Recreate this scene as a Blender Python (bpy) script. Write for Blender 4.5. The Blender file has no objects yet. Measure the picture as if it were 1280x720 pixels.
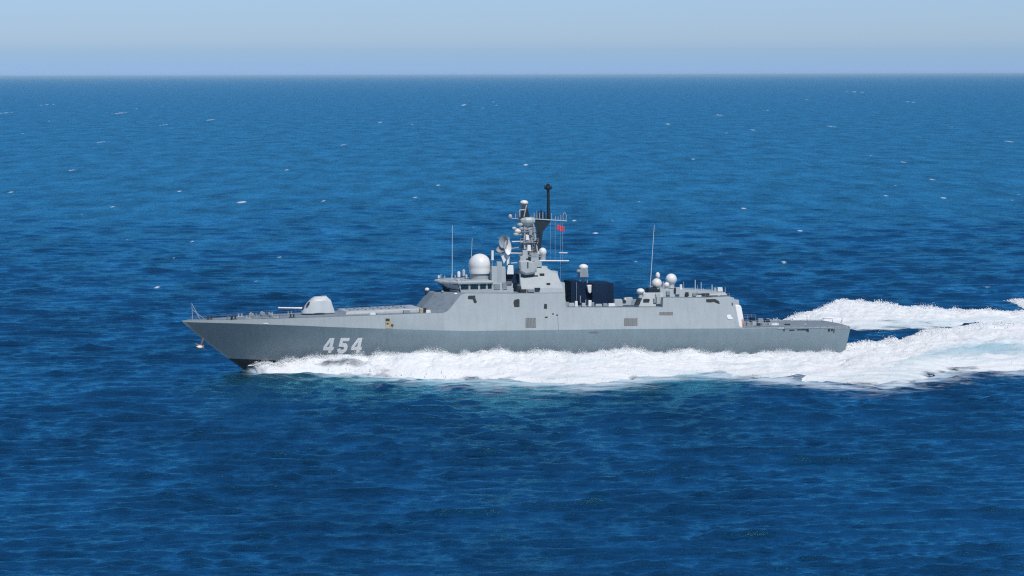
import bpy, bmesh, math, random
import numpy as np
from mathutils import Vector, Matrix

random.seed(7)
R = math.radians
SC = bpy.context.scene

# ------------------------------------------------------------------ camera
CAM_H = 56.8
FPX = 600.0/0.157                      # focal length in units of 1/1280 of the picture width
PITCH = math.atan2(266.2, FPX)
ROLL = math.atan2(3.2, 1280)
cam = bpy.data.cameras.new('camera')
cam.sensor_width = 36.0
cam.lens = FPX/1280*36.0
cam.clip_start = 1.0
cam.clip_end = 3000000.0
co = bpy.data.objects.new('camera', cam)
SC.collection.objects.link(co)
co.matrix_world = (Matrix.Translation((0, 0, CAM_H)) @ Matrix.Rotation(R(90)-PITCH, 4, 'X')
                   @ Matrix.Rotation(-ROLL, 4, 'Z'))
SC.camera = co
SC.cycles.filter_width = 1.2
SC.cycles.use_denoising = False
SC.cycles.caustics_reflective = False
SC.cycles.caustics_refractive = False
SC.cycles.use_adaptive_sampling = False
SC.cycles.sample_clamp_direct = 1.6
SC.cycles.sample_clamp_indirect = 0.9

# ------------------------------------------------------------------ sky, sun, exposure
SUN_EL = R(55)
SUN_AZ = R(180-25)                     # clockwise from +Y: behind the camera, a little to the right
W = bpy.data.worlds.new('World')
SC.world = W
W.use_nodes = True
wn, wl = W.node_tree.nodes, W.node_tree.links
bg = wn['Background']
sky = wn.new('ShaderNodeTexSky')
sky.sky_type = 'NISHITA'
sky.sun_disc = False
sky.sun_elevation = SUN_EL
sky.sun_rotation = SUN_AZ
sky.altitude = 0
sky.air_density = 1.0
sky.dust_density = 0.6
sky.ozone_density = 2.5
# a pale band of haze low over the sea, in world directions
geo = wn.new('ShaderNodeTexCoord')
sep = wn.new('ShaderNodeSeparateXYZ')
wl.new(geo.outputs['Generated'], sep.inputs[0])
ramp = wn.new('ShaderNodeValToRGB')
cr = ramp.color_ramp
cr.elements[0].position = 0.0
cr.elements[0].color = (0.78, 1.20, 2.34, 1)
cr.elements[1].position = 0.45
cr.elements[1].color = (0.45, 0.68, 0.90, 1)
for p_, c_ in ((0.0076, (0.68, 1.08, 1.95, 1)), (0.0084, (0.84, 1.14, 1.86, 1)), (0.03, (0.76, 1.06, 1.74, 1)), (0.13, (0.20, 0.44, 0.76, 1))):
    e_ = cr.elements.new(p_)
    e_.color = c_
wl.new(sep.outputs['Z'], ramp.inputs['Fac'])
mul = wn.new('ShaderNodeMixRGB')
mul.blend_type = 'MULTIPLY'
mul.inputs['Fac'].default_value = 1
wl.new(sky.outputs[0], mul.inputs['Color1'])
wl.new(ramp.outputs[0], mul.inputs['Color2'])
wl.new(mul.outputs[0], bg.inputs['Color'])
bg.inputs['Strength'].default_value = 0.085

sl = bpy.data.lights.new('sun', 'SUN')
sl.energy = 3.3
sl.angle = R(0.5)
sl.color = (1.0, 0.96, 0.90)
so = bpy.data.objects.new('sun', sl)
SC.collection.objects.link(so)
sd = Vector((math.sin(SUN_AZ)*math.cos(SUN_EL), math.cos(SUN_AZ)*math.cos(SUN_EL), math.sin(SUN_EL)))
so.rotation_euler = sd.to_track_quat('Z', 'Y').to_euler()
so.location = (-200, 0, 400)

vs = SC.view_settings
vs.view_transform = 'Standard'
vs.look = 'None'
vs.gamma = 1.0
vs.use_curve_mapping = False
vs.exposure = 0.0

# ------------------------------------------------------------------ measuring: photo -> metres
YAW = R(15)
SHIP = Vector((0.9, 600.0, 0.0))
HX = Vector((-math.cos(YAW), -math.sin(YAW), 0))     # towards the bow
PX = Vector((math.sin(YAW), -math.cos(YAW), 0))      # towards port


def ray(px, py):
    cx, cy = px-640, py-360
    c, s = math.cos(ROLL), math.sin(ROLL)
    cx, cy = cx*c+cy*s, -cx*s+cy*c
    c, s = math.cos(PITCH), math.sin(PITCH)
    return Vector((cx, FPX*c-cy*s, -FPX*s-cy*c))


def q(px, py, v):
    """ship coordinates (X forward, Z up) of a point seen in the ship's plane y = v"""
    d = ray(px, py)
    o = SHIP+PX*v-Vector((0, 0, CAM_H))
    t = o.dot(PX)/d.dot(PX)
    w = d*t+Vector((0, 0, CAM_H))-SHIP
    return w.dot(HX), w.z


def pt(px, py, v):
    x, z = q(px, py, v)
    return Vector((x, v, z))


def gnd(px, py, z=0.0):
    d = ray(px, py)
    t = (z-CAM_H)/d.z
    return Vector((d.x*t, d.y*t, z))


# ------------------------------------------------------------------ materials
def new_mat(name):
    m = bpy.data.materials.new(name)
    m.use_nodes = True
    return m, m.node_tree.nodes, m.node_tree.links, m.node_tree.nodes['Principled BSDF']


def paint(name, col, rough=0.45, var=0.10, streak=0.0, scale=0.35, metallic=0.0, rust=0.0, spec=0.5):
    m, n, l, b = new_mat(name)
    tc = n.new('ShaderNodeTexCoord')
    nz = n.new('ShaderNodeTexNoise')
    nz.inputs['Scale'].default_value = scale
    nz.inputs['Detail'].default_value = 6
    nz.inputs['Roughness'].default_value = 0.65
    l.new(tc.outputs['Object'], nz.inputs['Vector'])
    mp = n.new('ShaderNodeMapping')
    mp.inputs['Scale'].default_value = (1.6, 1.6, 0.12)
    l.new(tc.outputs['Object'], mp.inputs['Vector'])
    n2 = n.new('ShaderNodeTexNoise')
    n2.inputs['Scale'].default_value = 0.9
    n2.inputs['Detail'].default_value = 5
    l.new(mp.outputs[0], n2.inputs['Vector'])
    r1 = n.new('ShaderNodeMapRange')
    r1.inputs['From Min'].default_value = 0.3
    r1.inputs['From Max'].default_value = 0.7
    r1.inputs['To Min'].default_value = 1-var
    r1.inputs['To Max'].default_value = 1+var
    l.new(nz.outputs['Fac'], r1.inputs['Value'])
    r2 = n.new('ShaderNodeMapRange')
    r2.inputs['From Min'].default_value = 0.35
    r2.inputs['From Max'].default_value = 0.75
    r2.inputs['To Min'].default_value = 1+streak*0.3
    r2.inputs['To Max'].default_value = 1-streak
    l.new(n2.outputs['Fac'], r2.inputs['Value'])
    mu = n.new('ShaderNodeMath')
    mu.operation = 'MULTIPLY'
    l.new(r1.outputs[0], mu.inputs[0])
    l.new(r2.outputs[0], mu.inputs[1])
    mx = n.new('ShaderNodeVectorMath')
    mx.operation = 'SCALE'
    mx.inputs[0].default_value = col
    l.new(mu.outputs[0], mx.inputs['Scale'])
    out = mx.outputs[0]
    if rust > 0:
        r3 = n.new('ShaderNodeMapRange')
        r3.inputs['From Min'].default_value = 0.62
        r3.inputs['From Max'].default_value = 0.80
        r3.inputs['To Max'].default_value = rust
        l.new(n2.outputs['Fac'], r3.inputs['Value'])
        mm = n.new('ShaderNodeMixRGB')
        mm.inputs['Color2'].default_value = (0.20, 0.13, 0.08, 1)
        l.new(r3.outputs[0], mm.inputs['Fac'])
        l.new(out, mm.inputs['Color1'])
        out = mm.outputs[0]
    l.new(out, b.inputs['Base Color'])
    b.inputs['Roughness'].default_value = rough
    b.inputs['Metallic'].default_value = metallic
    b.inputs['Specular IOR Level'].default_value = spec
    bp = n.new('ShaderNodeBump')
    bp.inputs['Strength'].default_value = 0.12
    bp.inputs['Distance'].default_value = 0.06
    l.new(nz.outputs['Fac'], bp.inputs['Height'])
    l.new(bp.outputs[0], b.inputs['Normal'])
    return m


M = dict(
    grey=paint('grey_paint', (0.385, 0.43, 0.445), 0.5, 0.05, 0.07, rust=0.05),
    hull=paint('shaded_hull_paint', (0.205, 0.275, 0.31), 0.26, 0.06, 0.08, rust=0.12),  # side grey darkened: shade of the flared hull put into the colour
    black=paint('boot_black', (0.012, 0.015, 0.02), 0.4),
    deck=paint('deck_paint', (0.20, 0.245, 0.285), 0.75, 0.16, 0.0, 1.2),
    white=paint('white_paint', (0.80, 0.80, 0.78), 0.4, 0.03, 0.03),
    number=paint('number_white', (0.90, 0.90, 0.89), 0.35, 0.02, 0.0),
    cream=paint('cream_paint', (0.78, 0.74, 0.66), 0.4, 0.03, 0.03),
    lgrey=paint('light_grey_paint', (0.45, 0.485, 0.495), 0.45, 0.06, 0.08),
    navy=paint('navy_paint', (0.004, 0.019, 0.052), 0.7, 0.2, 0.15, spec=0.2),
    mastblk=paint('mast_black', (0.008, 0.014, 0.025), 0.55, 0.2),
    dark=paint('dark_recess', (0.022, 0.028, 0.032), 0.7, 0.3, 0.0, 2.0),
    brown=paint('grille_brown', (0.20, 0.195, 0.18), 0.7, 0.15, 0.2, 2.0),
    tan=paint('weathered_tan', (0.42, 0.37, 0.25), 0.8, 0.25, 0.2, 3.0, rust=0.5),
    turret=paint('turret_paint', (0.60, 0.63, 0.64), 0.4, 0.05, 0.10, 0.8),
    dish=paint('dish_grey', (0.31, 0.34, 0.365), 0.55, 0.12, 0.1, 1.5),
    steel=paint('mid_grey_paint', (0.27, 0.31, 0.34), 0.5, 0.12, 0.1, 1.0),
    red=paint('red_cloth', (0.70, 0.07, 0.11), 0.9, 0.1),
    orange=paint('orange_paint', (0.50, 0.30, 0.23), 0.7, 0.2),
    rustm=paint('rusty_iron', (0.25, 0.17, 0.13), 0.8, 0.3, 0.2, 2.0),
    whip=paint('aerial_paint', (0.50, 0.60, 0.66), 0.5, 0.05),
)
m, n, l, b = new_mat('bridge_glass')
b.inputs['Base Color'].default_value = (0.012, 0.018, 0.024, 1)
b.inputs['Roughness'].default_value = 0.06
b.inputs['Specular IOR Level'].default_value = 0.6
nz = n.new('ShaderNodeTexNoise')
nz.inputs['Scale'].default_value = 0.8
bp = n.new('ShaderNodeBump')
bp.inputs['Strength'].default_value = 0.05
l.new(nz.outputs['Fac'], bp.inputs['Height'])
l.new(bp.outputs[0], b.inputs['Normal'])
M['glass'] = m


# ------------------------------------------------------------------ mesh helpers
class MB:
    def __init__(self):
        self.bm = bmesh.new()

    def faces(self, vs_, fs_):
        v = [self.bm.verts.new(p) for p in vs_]
        for f in fs_:
            try:
                self.bm.faces.new([v[i] for i in f])
            except ValueError:
                pass
        return self

    def hexa(self, b4, t4):
        return self.faces(list(b4)+list(t4), [(3, 2, 1, 0), (4, 5, 6, 7), (0, 1, 5, 4), (1, 2, 6, 5), (2, 3, 7, 6), (3, 0, 4, 7)])

    def box(self, x0, x1, y0, y1, z0, z1, tx=0.0, ty=0.0):
        """box, its top drawn in by tx, ty"""
        return self.hexa([(x0, y0, z0), (x1, y0, z0), (x1, y1, z0), (x0, y1, z0)],
                         [(x0+tx, y0+ty, z1), (x1-tx, y0+ty, z1), (x1-tx, y1-ty, z1), (x0+tx, y1-ty, z1)])

    def loft(self, rings, cap=True, close=True):
        n_ = len(rings[0])
        vs_ = [p for r in rings for p in r]
        fs_ = []
        for i in range(len(rings)-1):
            for j in range(n_ if close else n_-1):
                a, b_ = i*n_+j, i*n_+(j+1) % n_
                fs_.append((a, b_, b_+n_, a+n_))
        if cap and close:
            fs_.append(tuple(range(n_-1, -1, -1)))
            fs_.append(tuple((len(rings)-1)*n_+k for k in range(n_)))
        return self.faces(vs_, fs_)

    def tube(self, a, b_, r0, r1=None, n_=8):
        a, b_ = Vector(a), Vector(b_)
        r1 = r0 if r1 is None else r1
        d = (b_-a).normalized()
        u = d.orthogonal().normalized()
        w = d.cross(u)
        rings = [[p+(u*math.cos(t)+w*math.sin(t))*r for t in [2*math.pi*k/n_ for k in range(n_)]] for p, r in ((a, r0), (b_, r1))]
        return self.loft(rings)

    def lathe(self, c, prof, n_=32, axis=(0, 0, 1)):
        """prof: (radius, height along axis) from base point c"""
        c = Vector(c)
        d = Vector(axis).normalized()
        u = Vector((1, 0, 0)) if abs(d.z) > 0.9 else d.orthogonal().normalized()
        u = (u-d*u.dot(d)).normalized()
        w = d.cross(u)
        rings = [[c+d*h+(u*math.cos(t)+w*math.sin(t))*max(r, 1e-4) for t in [2*math.pi*k/n_ for k in range(n_)]] for r, h in prof]
        return self.loft(rings)

    def ball(self, c, r, sx=1, sy=1, sz=1, n_=24):
        prof = [(r*math.sin(math.pi*k/12), -r*math.cos(math.pi*k/12)) for k in range(13)]
        c = Vector(c)
        rings = []
        for rr, h in prof:
            rr = max(rr, 1e-4)
            rings.append([c+Vector((sx*rr*math.cos(t), sy*rr*math.sin(t), sz*h)) for t in [2*math.pi*k/n_ for k in range(n_)]])
        return self.loft(rings)

    def prism(self, poly, off):
        """flat polygon (3D points) thickened by vector off"""
        off = Vector(off)
        return self.loft([[Vector(p) for p in poly], [Vector(p)+off for p in poly]])

    def build(self, name, mat, parent=None, smooth=None, bevel=0.0):
        bm = self.bm
        bmesh.ops.recalc_face_normals(bm, faces=bm.faces[:])
        me = bpy.data.meshes.new(name)
        bm.to_mesh(me)
        bm.free()
        o = bpy.data.objects.new(name, me)
        SC.collection.objects.link(o)
        for mm in (mat if isinstance(mat, (list, tuple)) else [mat]):
            me.materials.append(mm)
        if parent is not None:
            o.parent = parent
        if bevel > 0:
            bv = o.modifiers.new('bevel', 'BEVEL')
            bv.width = bevel
            bv.segments = 2
            bv.limit_method = 'ANGLE'
            bv.angle_limit = R(35)
        if smooth is not None:
            for p_ in me.polygons:
                p_.use_smooth = True
            me.set_sharp_from_angle(angle=R(smooth))
        return o


def tag(o, label=None, cat=None, group=None, kind=None):
    for k, v_ in (('label', label), ('category', cat), ('group', group), ('kind', kind)):
        if v_:
            o[k] = v_
    return o


# ------------------------------------------------------------------ noise for the water (numpy)
rng = np.random.default_rng(11)
_perm = rng.permutation(512).astype(np.int64)
_g = rng.normal(size=(512, 3))
_g /= np.linalg.norm(_g, axis=1)[:, None]


def perlin(x, y, z):
    xi, yi, zi = np.floor(x).astype(np.int64), np.floor(y).astype(np.int64), np.floor(z).astype(np.int64)
    xf, yf, zf = x-xi, y-yi, z-zi
    f = lambda t: t*t*t*(t*(t*6-15)+10)
    u, v_, w = f(xf), f(yf), f(zf)

    def gr(dx, dy, dz):
        h = _perm[(_perm[(_perm[(xi+dx) % 512]+yi+dy) % 512]+zi+dz) % 512]
        g = _g[h]
        return g[..., 0]*(xf-dx)+g[..., 1]*(yf-dy)+g[..., 2]*(zf-dz)
    le = lambda a, b_, t: a+(b_-a)*t
    return le(le(le(gr(0, 0, 0), gr(1, 0, 0), u), le(gr(0, 1, 0), gr(1, 1, 0), u), v_),
              le(le(gr(0, 0, 1), gr(1, 0, 1), u), le(gr(0, 1, 1), gr(1, 1, 1), u), v_), w)


def fbm(x, y, z, oct_=5, gain=0.5, billow=False):
    s = np.zeros_like(x)
    a = 1.0
    for i in range(oct_):
        p_ = perlin(x+17.3*i, y-9.1*i, z+3.7*i)
        s += a*(np.abs(p_)*2-0.45 if billow else p_)
        x, y, z = x*2.03, y*2.03, z*2.03
        a *= gain
    return s


def mesh_grid(name, V, nu, nv, mats, attrs=None, smooth=True, keep=None):
    """grid mesh of nu*nv vertices, V shape (nu, nv, 3)"""
    me = bpy.data.meshes.new(name)
    idx = np.arange(nu*nv).reshape(nu, nv)
    F = np.stack([idx[:-1, :-1], idx[1:, :-1], idx[1:, 1:], idx[:-1, 1:]], -1).reshape(-1, 4)
    if keep is not None:
        F = F[keep.reshape(-1)]
    me.vertices.add(nu*nv)
    me.vertices.foreach_set('co', V.reshape(-1).astype(np.float32))
    me.loops.add(F.size)
    me.loops.foreach_set('vertex_index', F.reshape(-1).astype(np.int32))
    me.polygons.add(len(F))
    me.polygons.foreach_set('loop_start', (np.arange(len(F))*4).astype(np.int32))
    me.update(calc_edges=True)
    me.polygons.foreach_set('use_smooth', np.full(len(F), smooth))
    for k, a in (attrs or {}).items():
        at = me.attributes.new(k, 'FLOAT', 'POINT')
        at.data.foreach_set('value', a.reshape(-1).astype(np.float32))
    o = bpy.data.objects.new(name, me)
    SC.collection.objects.link(o)
    for mm in mats:
        me.materials.append(mm)
    return o


# ------------------------------------------------------------------ the sea
HORIZON = 900000.0
# wave components: wavelength, direction (radians from the view axis), amplitude
WIND = R(-8)
TIERS = []
# (shortest, longest wavelength, number, spread, height scale, peakedness): peaked crests over broad flat troughs
for lo, hi, cnt, spread, amp_, peak in ((5.5, 12.5, 40, 13, 0.100, 0.72), (2.6, 5.5, 48, 22, 0.058, 0.7), (1.3, 2.6, 50, 36, 0.024, 0.5)):
    tier = []
    for i in range(cnt):
        lam = lo*(hi/lo)**((i+rng.random())/cnt)
        tier.append((2*math.pi/lam, WIND+rng.normal()*R(spread), rng.random()*2*math.pi))
    TIERS.append((tier, amp_, peak))


def waves(x, y, dx, dy):
    """heights of the wind sea; components finer than the mesh are dropped"""
    z = np.zeros_like(x)
    g = 1+0.7*perlin(x/70, y/120, np.zeros_like(x)+4.5)+0.4*perlin(x/31, y/40, np.zeros_like(x)+1.5)
    for tier, amp_, peak in TIERS:
        f_ = np.zeros_like(x)
        for k, th, ph in tier:
            kx, ky = k*math.sin(th), k*math.cos(th)
            att = np.exp(-0.08*((kx*dx)**2+(ky*dy)**2))
            if att.max() < 0.01:
                continue
            f_ += att*np.sin(kx*x+ky*y+ph)
        f_ *= math.sqrt(2/len(tier))
        z += amp_*(np.exp(np.minimum(peak*f_*g, 1.8))-1)/peak
    return z


pxr = np.concatenate([np.arange(1500, 660, -14.0), np.arange(660, 70, -0.52), np.arange(70, 5, -0.5), [4.4, 3.8, 3.2, 2.6, 2.0, 1.5, 1.1, .8, .55, .35]])
yr = CAM_H*FPX/pxr
yr = np.concatenate([yr, [HORIZON]])
cc = np.concatenate([np.linspace(-2.2, -0.24, 40)[:-1], np.linspace(-0.24, 0.24, 940), np.linspace(0.24, 2.2, 40)[1:]])
yy = np.repeat(yr[:, None], len(cc), 1)
xx = yy*cc[None, :]
dyr = np.abs(np.gradient(yr))
dcc = np.gradient(cc)
DX = yy*dcc[None, :]
DY = np.repeat(dyr[:, None], len(cc), 1)
wz = waves(xx, yy, DX, DY)
V = np.stack([xx, yy, wz], -1)
# foam lying on the water: whitecaps and the streaks beside the wake
foam = np.zeros_like(xx)
caps = [(303, 251, 9, 2.2), (150, 139, 5, 1.4), (264, 148, 4, 1.2), (205, 154, 3, 1.2), (127, 175, 3, 1.3), (359, 211, 3, 1.2),
        (141, 256, 4, 1.3), (14, 237, 4, 1.3), (225, 237, 3, 1.2), (658, 206, 5, 1.5), (581, 131, 4, 1.3), (745, 292, 5, 1.3),
        (718, 276, 4, 1.3), (795, 328, 4, 1.3), (836, 156, 3, 1.3), (867, 200, 3, 1.2), (942, 164, 3, 1.2), (1070, 117, 4, 1.2),
        (1180, 250, 5, 1.5), (1166, 227, 4, 1.3), (1130, 205, 3, 1.2), (1262, 180, 4, 1.3), (1108, 247, 3, 1.2), 
        (1233, 362, 6, 1.6), (405, 250, 4, 1.2), (548, 231, 4, 1.2), (196, 357, 5, 1.6), (476, 152, 3, 1.2), (900, 145, 3, 1.2),
        (1000, 290, 5, 1.3), (930, 262, 4, 1.3), (1040, 160, 3, 1.2), (1140, 130, 3, 1.2), (60, 128, 3, 1.2), (8, 138, 4, 1.2),
        (90, 210, 4, 1.2), (430, 180, 3, 1.2), (520, 246, 4, 1.2), (240, 300, 4, 1.2), (350, 320, 4, 1.2), (980, 330, 4, 1.2)]
for k in range(46):
    caps.append((rng.uniform(-150, 1430), 125+235*rng.random()**1.2, rng.uniform(0.9, 2.2), rng.uniform(0.5, 0.9)))
for cx_, cy_, ww, hh in caps:
    g0 = gnd(cx_, cy_)
    sx, sy = 0.5*ww*g0.y/FPX, 0.5*hh*g0.y*g0.y/(CAM_H*FPX)
    r0, r1 = np.searchsorted(yr, [g0.y-3*sy, g0.y+3*sy])
    r0, r1 = max(r0-1, 0), min(r1+1, len(yr))
    X_, Y_ = xx[r0:r1], yy[r0:r1]
    wob = perlin(X_/max(sx, .5)*1.7, Y_/max(sy, .5)*0.8, np.zeros_like(X_)+cx_)
    d = ((X_-g0.x)/sx)**2+((Y_-g0.y)/sy)**2+wob*1.2
    foam[r0:r1] = np.maximum(foam[r0:r1], np.clip(1.5-d, 0, 1)*min(.9, ww/5+0.25))


def poly_dist(x, y, pts):
    """distance of grid points to an open polyline"""
    best = np.full_like(x, 1e9)
    for (x0, y0), (x1, y1) in zip(pts[:-1], pts[1:]):
        dx_, dy_ = x1-x0, y1-y0
        t = np.clip(((x-x0)*dx_+(y-y0)*dy_)/(dx_*dx_+dy_*dy_+1e-9), 0, 1)
        best = np.minimum(best, np.hypot(x-x0-t*dx_, y-y0-t*dy_))
    return best


OUTER = [(307, 461.5), (318, 465.5), (335, 467.5), (370, 468), (400, 468), (440, 468.5), (470, 470), (500, 473), (560, 475), (620, 477), (700, 482), (730, 483.5),
         (760, 481), (800, 476), (860, 471), (900, 473), (950, 478), (1000, 481), (1050, 487), (1090, 490), (1130, 487), (1160, 478), (1190, 469.5),
         (1230, 470), (1280, 471), (1340, 472), (1420, 473)]
streak = np.zeros_like(xx)
r0, r1 = np.searchsorted(yr, [470, 640])
sub = slice(r0, r1)
line = [gnd(a, b_-1) for a, b_ in OUTER]
dist = poly_dist(xx[sub], yy[sub], [(p_.x, p_.y) for p_ in line])
lenm = np.clip((xx[sub]+52)/60, 0, 1)*np.clip((48-xx[sub])/60, 0.25, 1)
streak[sub] = np.exp(-dist/(4+36*lenm))
V[..., 2] -= 0  # waves stay as they are

def water_shader(n, l):
    """deep sea water: blue light from below under a rippled reflecting surface"""
    dif = n.new('ShaderNodeBsdfDiffuse')          # light welling up out of the deep water
    dif.inputs['Color'].default_value = (0.0006, 0.025, 0.056, 1)
    up = n.new('ShaderNodeCombineXYZ')
    up.inputs[2].default_value = 1
    l.new(up.outputs[0], dif.inputs['Normal'])
    gl = n.new('ShaderNodeBsdfGlossy')
    tcg = n.new('ShaderNodeTexCoord')
    mpg = n.new('ShaderNodeMapping')
    mpg.inputs['Scale'].default_value = (0.055, 0.012, 1)
    l.new(tcg.outputs['Object'], mpg.inputs['Vector'])
    ng = n.new('ShaderNodeTexNoise')               # wave light and dark put into the reflection colour as noise
    ng.inputs['Scale'].default_value = 1.0
    ng.inputs['Detail'].default_value = 9
    ng.inputs['Roughness'].default_value = 0.84
    l.new(mpg.outputs[0], ng.inputs['Vector'])
    rg = n.new('ShaderNodeMapRange')
    rg.inputs['From Min'].default_value = 0.3
    rg.inputs['From Max'].default_value = 0.7
    rg.inputs['To Min'].default_value = 0.45
    rg.inputs['To Max'].default_value = 1.6
    l.new(ng.outputs['Fac'], rg.inputs['Value'])
    gs = n.new('ShaderNodeVectorMath')
    gs.operation = 'SCALE'
    gs.inputs[0].default_value = (0.15, 0.57, 0.72)
    l.new(rg.outputs[0], gs.inputs['Scale'])
    l.new(gs.outputs[0], gl.inputs['Color'])
    gl.inputs['Roughness'].default_value = 0.18
    fr_ = n.new('ShaderNodeFresnel')
    fr_.inputs['IOR'].default_value = 1.333
    b = n.new('ShaderNodeMixShader')
    l.new(fr_.outputs[0], b.inputs['Fac'])
    l.new(dif.outputs[0], b.inputs[1])
    l.new(gl.outputs[0], b.inputs[2])
    tc = n.new('ShaderNodeTexCoord')
    mp = n.new('ShaderNodeMapping')
    mp.inputs['Scale'].default_value = (0.70, 1.15, 1)
    l.new(tc.outputs['Object'], mp.inputs['Vector'])
    nz = n.new('ShaderNodeTexNoise')
    nz.inputs['Scale'].default_value = 0.85
    nz.inputs['Detail'].default_value = 5
    nz.inputs['Roughness'].default_value = 0.62
    l.new(mp.outputs[0], nz.inputs['Vector'])
    bp = n.new('ShaderNodeBump')
    bp.inputs['Strength'].default_value = 1.0
    bp.inputs['Distance'].default_value = 0.38
    l.new(nz.outputs['Fac'], bp.inputs['Height'])
    l.new(bp.outputs[0], gl.inputs['Normal'])
    l.new(bp.outputs[0], fr_.inputs['Normal'])
    return b, tc


m, n, l, b0_ = new_mat('sea_water')
n.remove(b0_)
b, tc = water_shader(n, l)
fo = n.new('ShaderNodeAttribute')
fo.attribute_name = 'foam'
st = n.new('ShaderNodeAttribute')
st.attribute_name = 'streak'
mp2 = n.new('ShaderNodeMapping')
mp2.inputs['Scale'].default_value = (0.10, 0.30, 1)
l.new(tc.outputs['Object'], mp2.inputs['Vector'])
n2 = n.new('ShaderNodeTexNoise')
n2.inputs['Scale'].default_value = 1.0
n2.inputs['Detail'].default_value = 9
n2.inputs['Roughness'].default_value = 0.7
n2.inputs['Distortion'].default_value = 0.6
l.new(mp2.outputs[0], n2.inputs['Vector'])
ad = n.new('ShaderNodeMath')
ad.operation = 'MULTIPLY_ADD'
ad.inputs[1].default_value = 0.42
ad.inputs[2].default_value = -0.20
l.new(st.outputs['Fac'], ad.inputs[0])
a2 = n.new('ShaderNodeMath')
a2.operation = 'ADD'
l.new(ad.outputs[0], a2.inputs[0])
l.new(n2.outputs['Fac'], a2.inputs[1])
r1_ = n.new('ShaderNodeMapRange')
r1_.inputs['From Min'].default_value = 0.52
r1_.inputs['From Max'].default_value = 0.74
r1_.inputs['To Max'].default_value = 0.8
l.new(a2.outputs[0], r1_.inputs['Value'])
ms = n.new('ShaderNodeMath')
ms.operation = 'MULTIPLY'
l.new(r1_.outputs[0], ms.inputs[0])
l.new(st.outputs['Fac'], ms.inputs[1])
mx_ = n.new('ShaderNodeMath')
mx_.operation = 'MAXIMUM'
l.new(ms.outputs[0], mx_.inputs[0])
l.new(fo.outputs['Fac'], mx_.inputs[1])
fb = n.new('ShaderNodeBsdfDiffuse')
fb.inputs['Color'].default_value = (0.64, 0.74, 0.80, 1)
mix = n.new('ShaderNodeMixShader')
l.new(mx_.outputs[0], mix.inputs['Fac'])
l.new(b.outputs[0], mix.inputs[1])
l.new(fb.outputs[0], mix.inputs[2])
l.new(mix.outputs[0], n['Material Output'].inputs['Surface'])
M['sea'] = m
sea = mesh_grid('sea', V, len(yr), len(cc), [m], {'foam': foam, 'streak': streak})
tag(sea, 'deep blue wind-ruffled open sea reaching to the horizon', 'sea', kind='structure')

# ------------------------------------------------------------------ the ship
ship = bpy.data.objects.new('warship', None)
SC.collection.objects.link(ship)
ship.location = SHIP
ship.rotation_euler = (0, 0, math.pi+YAW)
tag(ship, 'long grey warship with hull number 454 steaming left through its own white bow wave', 'warship')

BOW, STERN = 66.2, -67.3
ZK = [(-70, 6.25), (-44, 6.62), (-20, 7.05), (12.7, 7.46), (29, 8.31), (38, 8.76), (45, 9.14), (56, 9.6), (66.2, 9.85), (70, 9.9)]
ZD = [(-70, 6.40), (-43.2, 6.77), (-43, 7.9), (18, 11.05), (22.7, 11.02), (38, 10.72), (45, 10.55), (56, 10.35), (66.2, 10.12), (70, 10.1)]
TUMBLE = 0.16


def lin(tab, x):
    return float(np.interp(x, [a for a, _ in tab], [b_ for _, b_ in tab]))


def BK(X):                                  # half breadth at the knuckle
    if X > 15:
        return 8.2*max(0.0, 1-((X-15)/(BOW-15))**2.6)
    if X < -40:
        return 8.2-0.9*((-40-X)/27.3)**2
    return 8.2


LEV = [0.0, 0.17, 0.36, 0.5, 0.75, 1.0]      # fractions of the height from keel to knuckle


def hull_half(X, z):
    """half breadth of the hull side under the knuckle"""
    zk = lin(ZK, X)
    s = min(max((z+3.5)/(zk+3.5), 0), 1)
    end = BOW-2.0*(1-s)**1.3-15.5*(1-s)**1.05*0.98 + (0 if s > .999 else 0)
    kb = BK(X)
    if X > 15:
        u = min(max((X-15)/(end-15), 0), 1)
        wl_ = 6.7*(1-u**1.5)
        top = 8.2*(1-u**2.6)
        return wl_+(top-wl_)*s**1.5
    return 6.7+(kb-6.7)*s**1.1-(1-s)**3*2


def zboot(X):
    return -0.3+max(0, X+5)/130*6.1


def stem(s):
    return BOW-2.0*(1-s)**1.3-15.5*(1-s)**1.05*0.98


h = MB()
NX = 120
ss = [0.0, 0.12, 0.26, 0.36, 0.46, 0.56, 0.68, 0.8, 0.9, 1.0]
rings = []
for i in range(NX+1):
    t = i/NX
    t = t if t < 0.6 else 0.6+0.4*(1-(1-(t-0.6)/0.4)**1.35)
    port = []
    for s in ss:
        x0 = STERN+1.9*(1-s)
        X = x0+(stem(s)-x0)*t
        zk = lin(ZK, X)
        z = -3.5+s*(zk+3.5)
        port.append(Vector((X, max(hull_half(X, z), 0.02) if t < 1 else 0.02, z)))
    X = STERN+(BOW-STERN)*t
    zk, zd = lin(ZK, X), lin(ZD, X)
    port.append(Vector((X+0.06, max(BK(X)-TUMBLE*(zd-zk), 0.02) if t < 1 else 0.02, zd)))
    rings.append(port+[Vector((p_.x, -p_.y, p_.z)) for p_ in reversed(port)])
h.loft(rings)
hb = h.bm
# the deck strip between the two edges is built as its own sheet; take it off the shell
bmesh.ops.recalc_face_normals(hb, faces=hb.faces[:])
hb.faces.ensure_lookup_table()
nr = len(rings[0])
for f in hb.faces:
    c = f.calc_center_median()
    if c.z < zboot(c.x):
        f.material_index = 1
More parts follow.
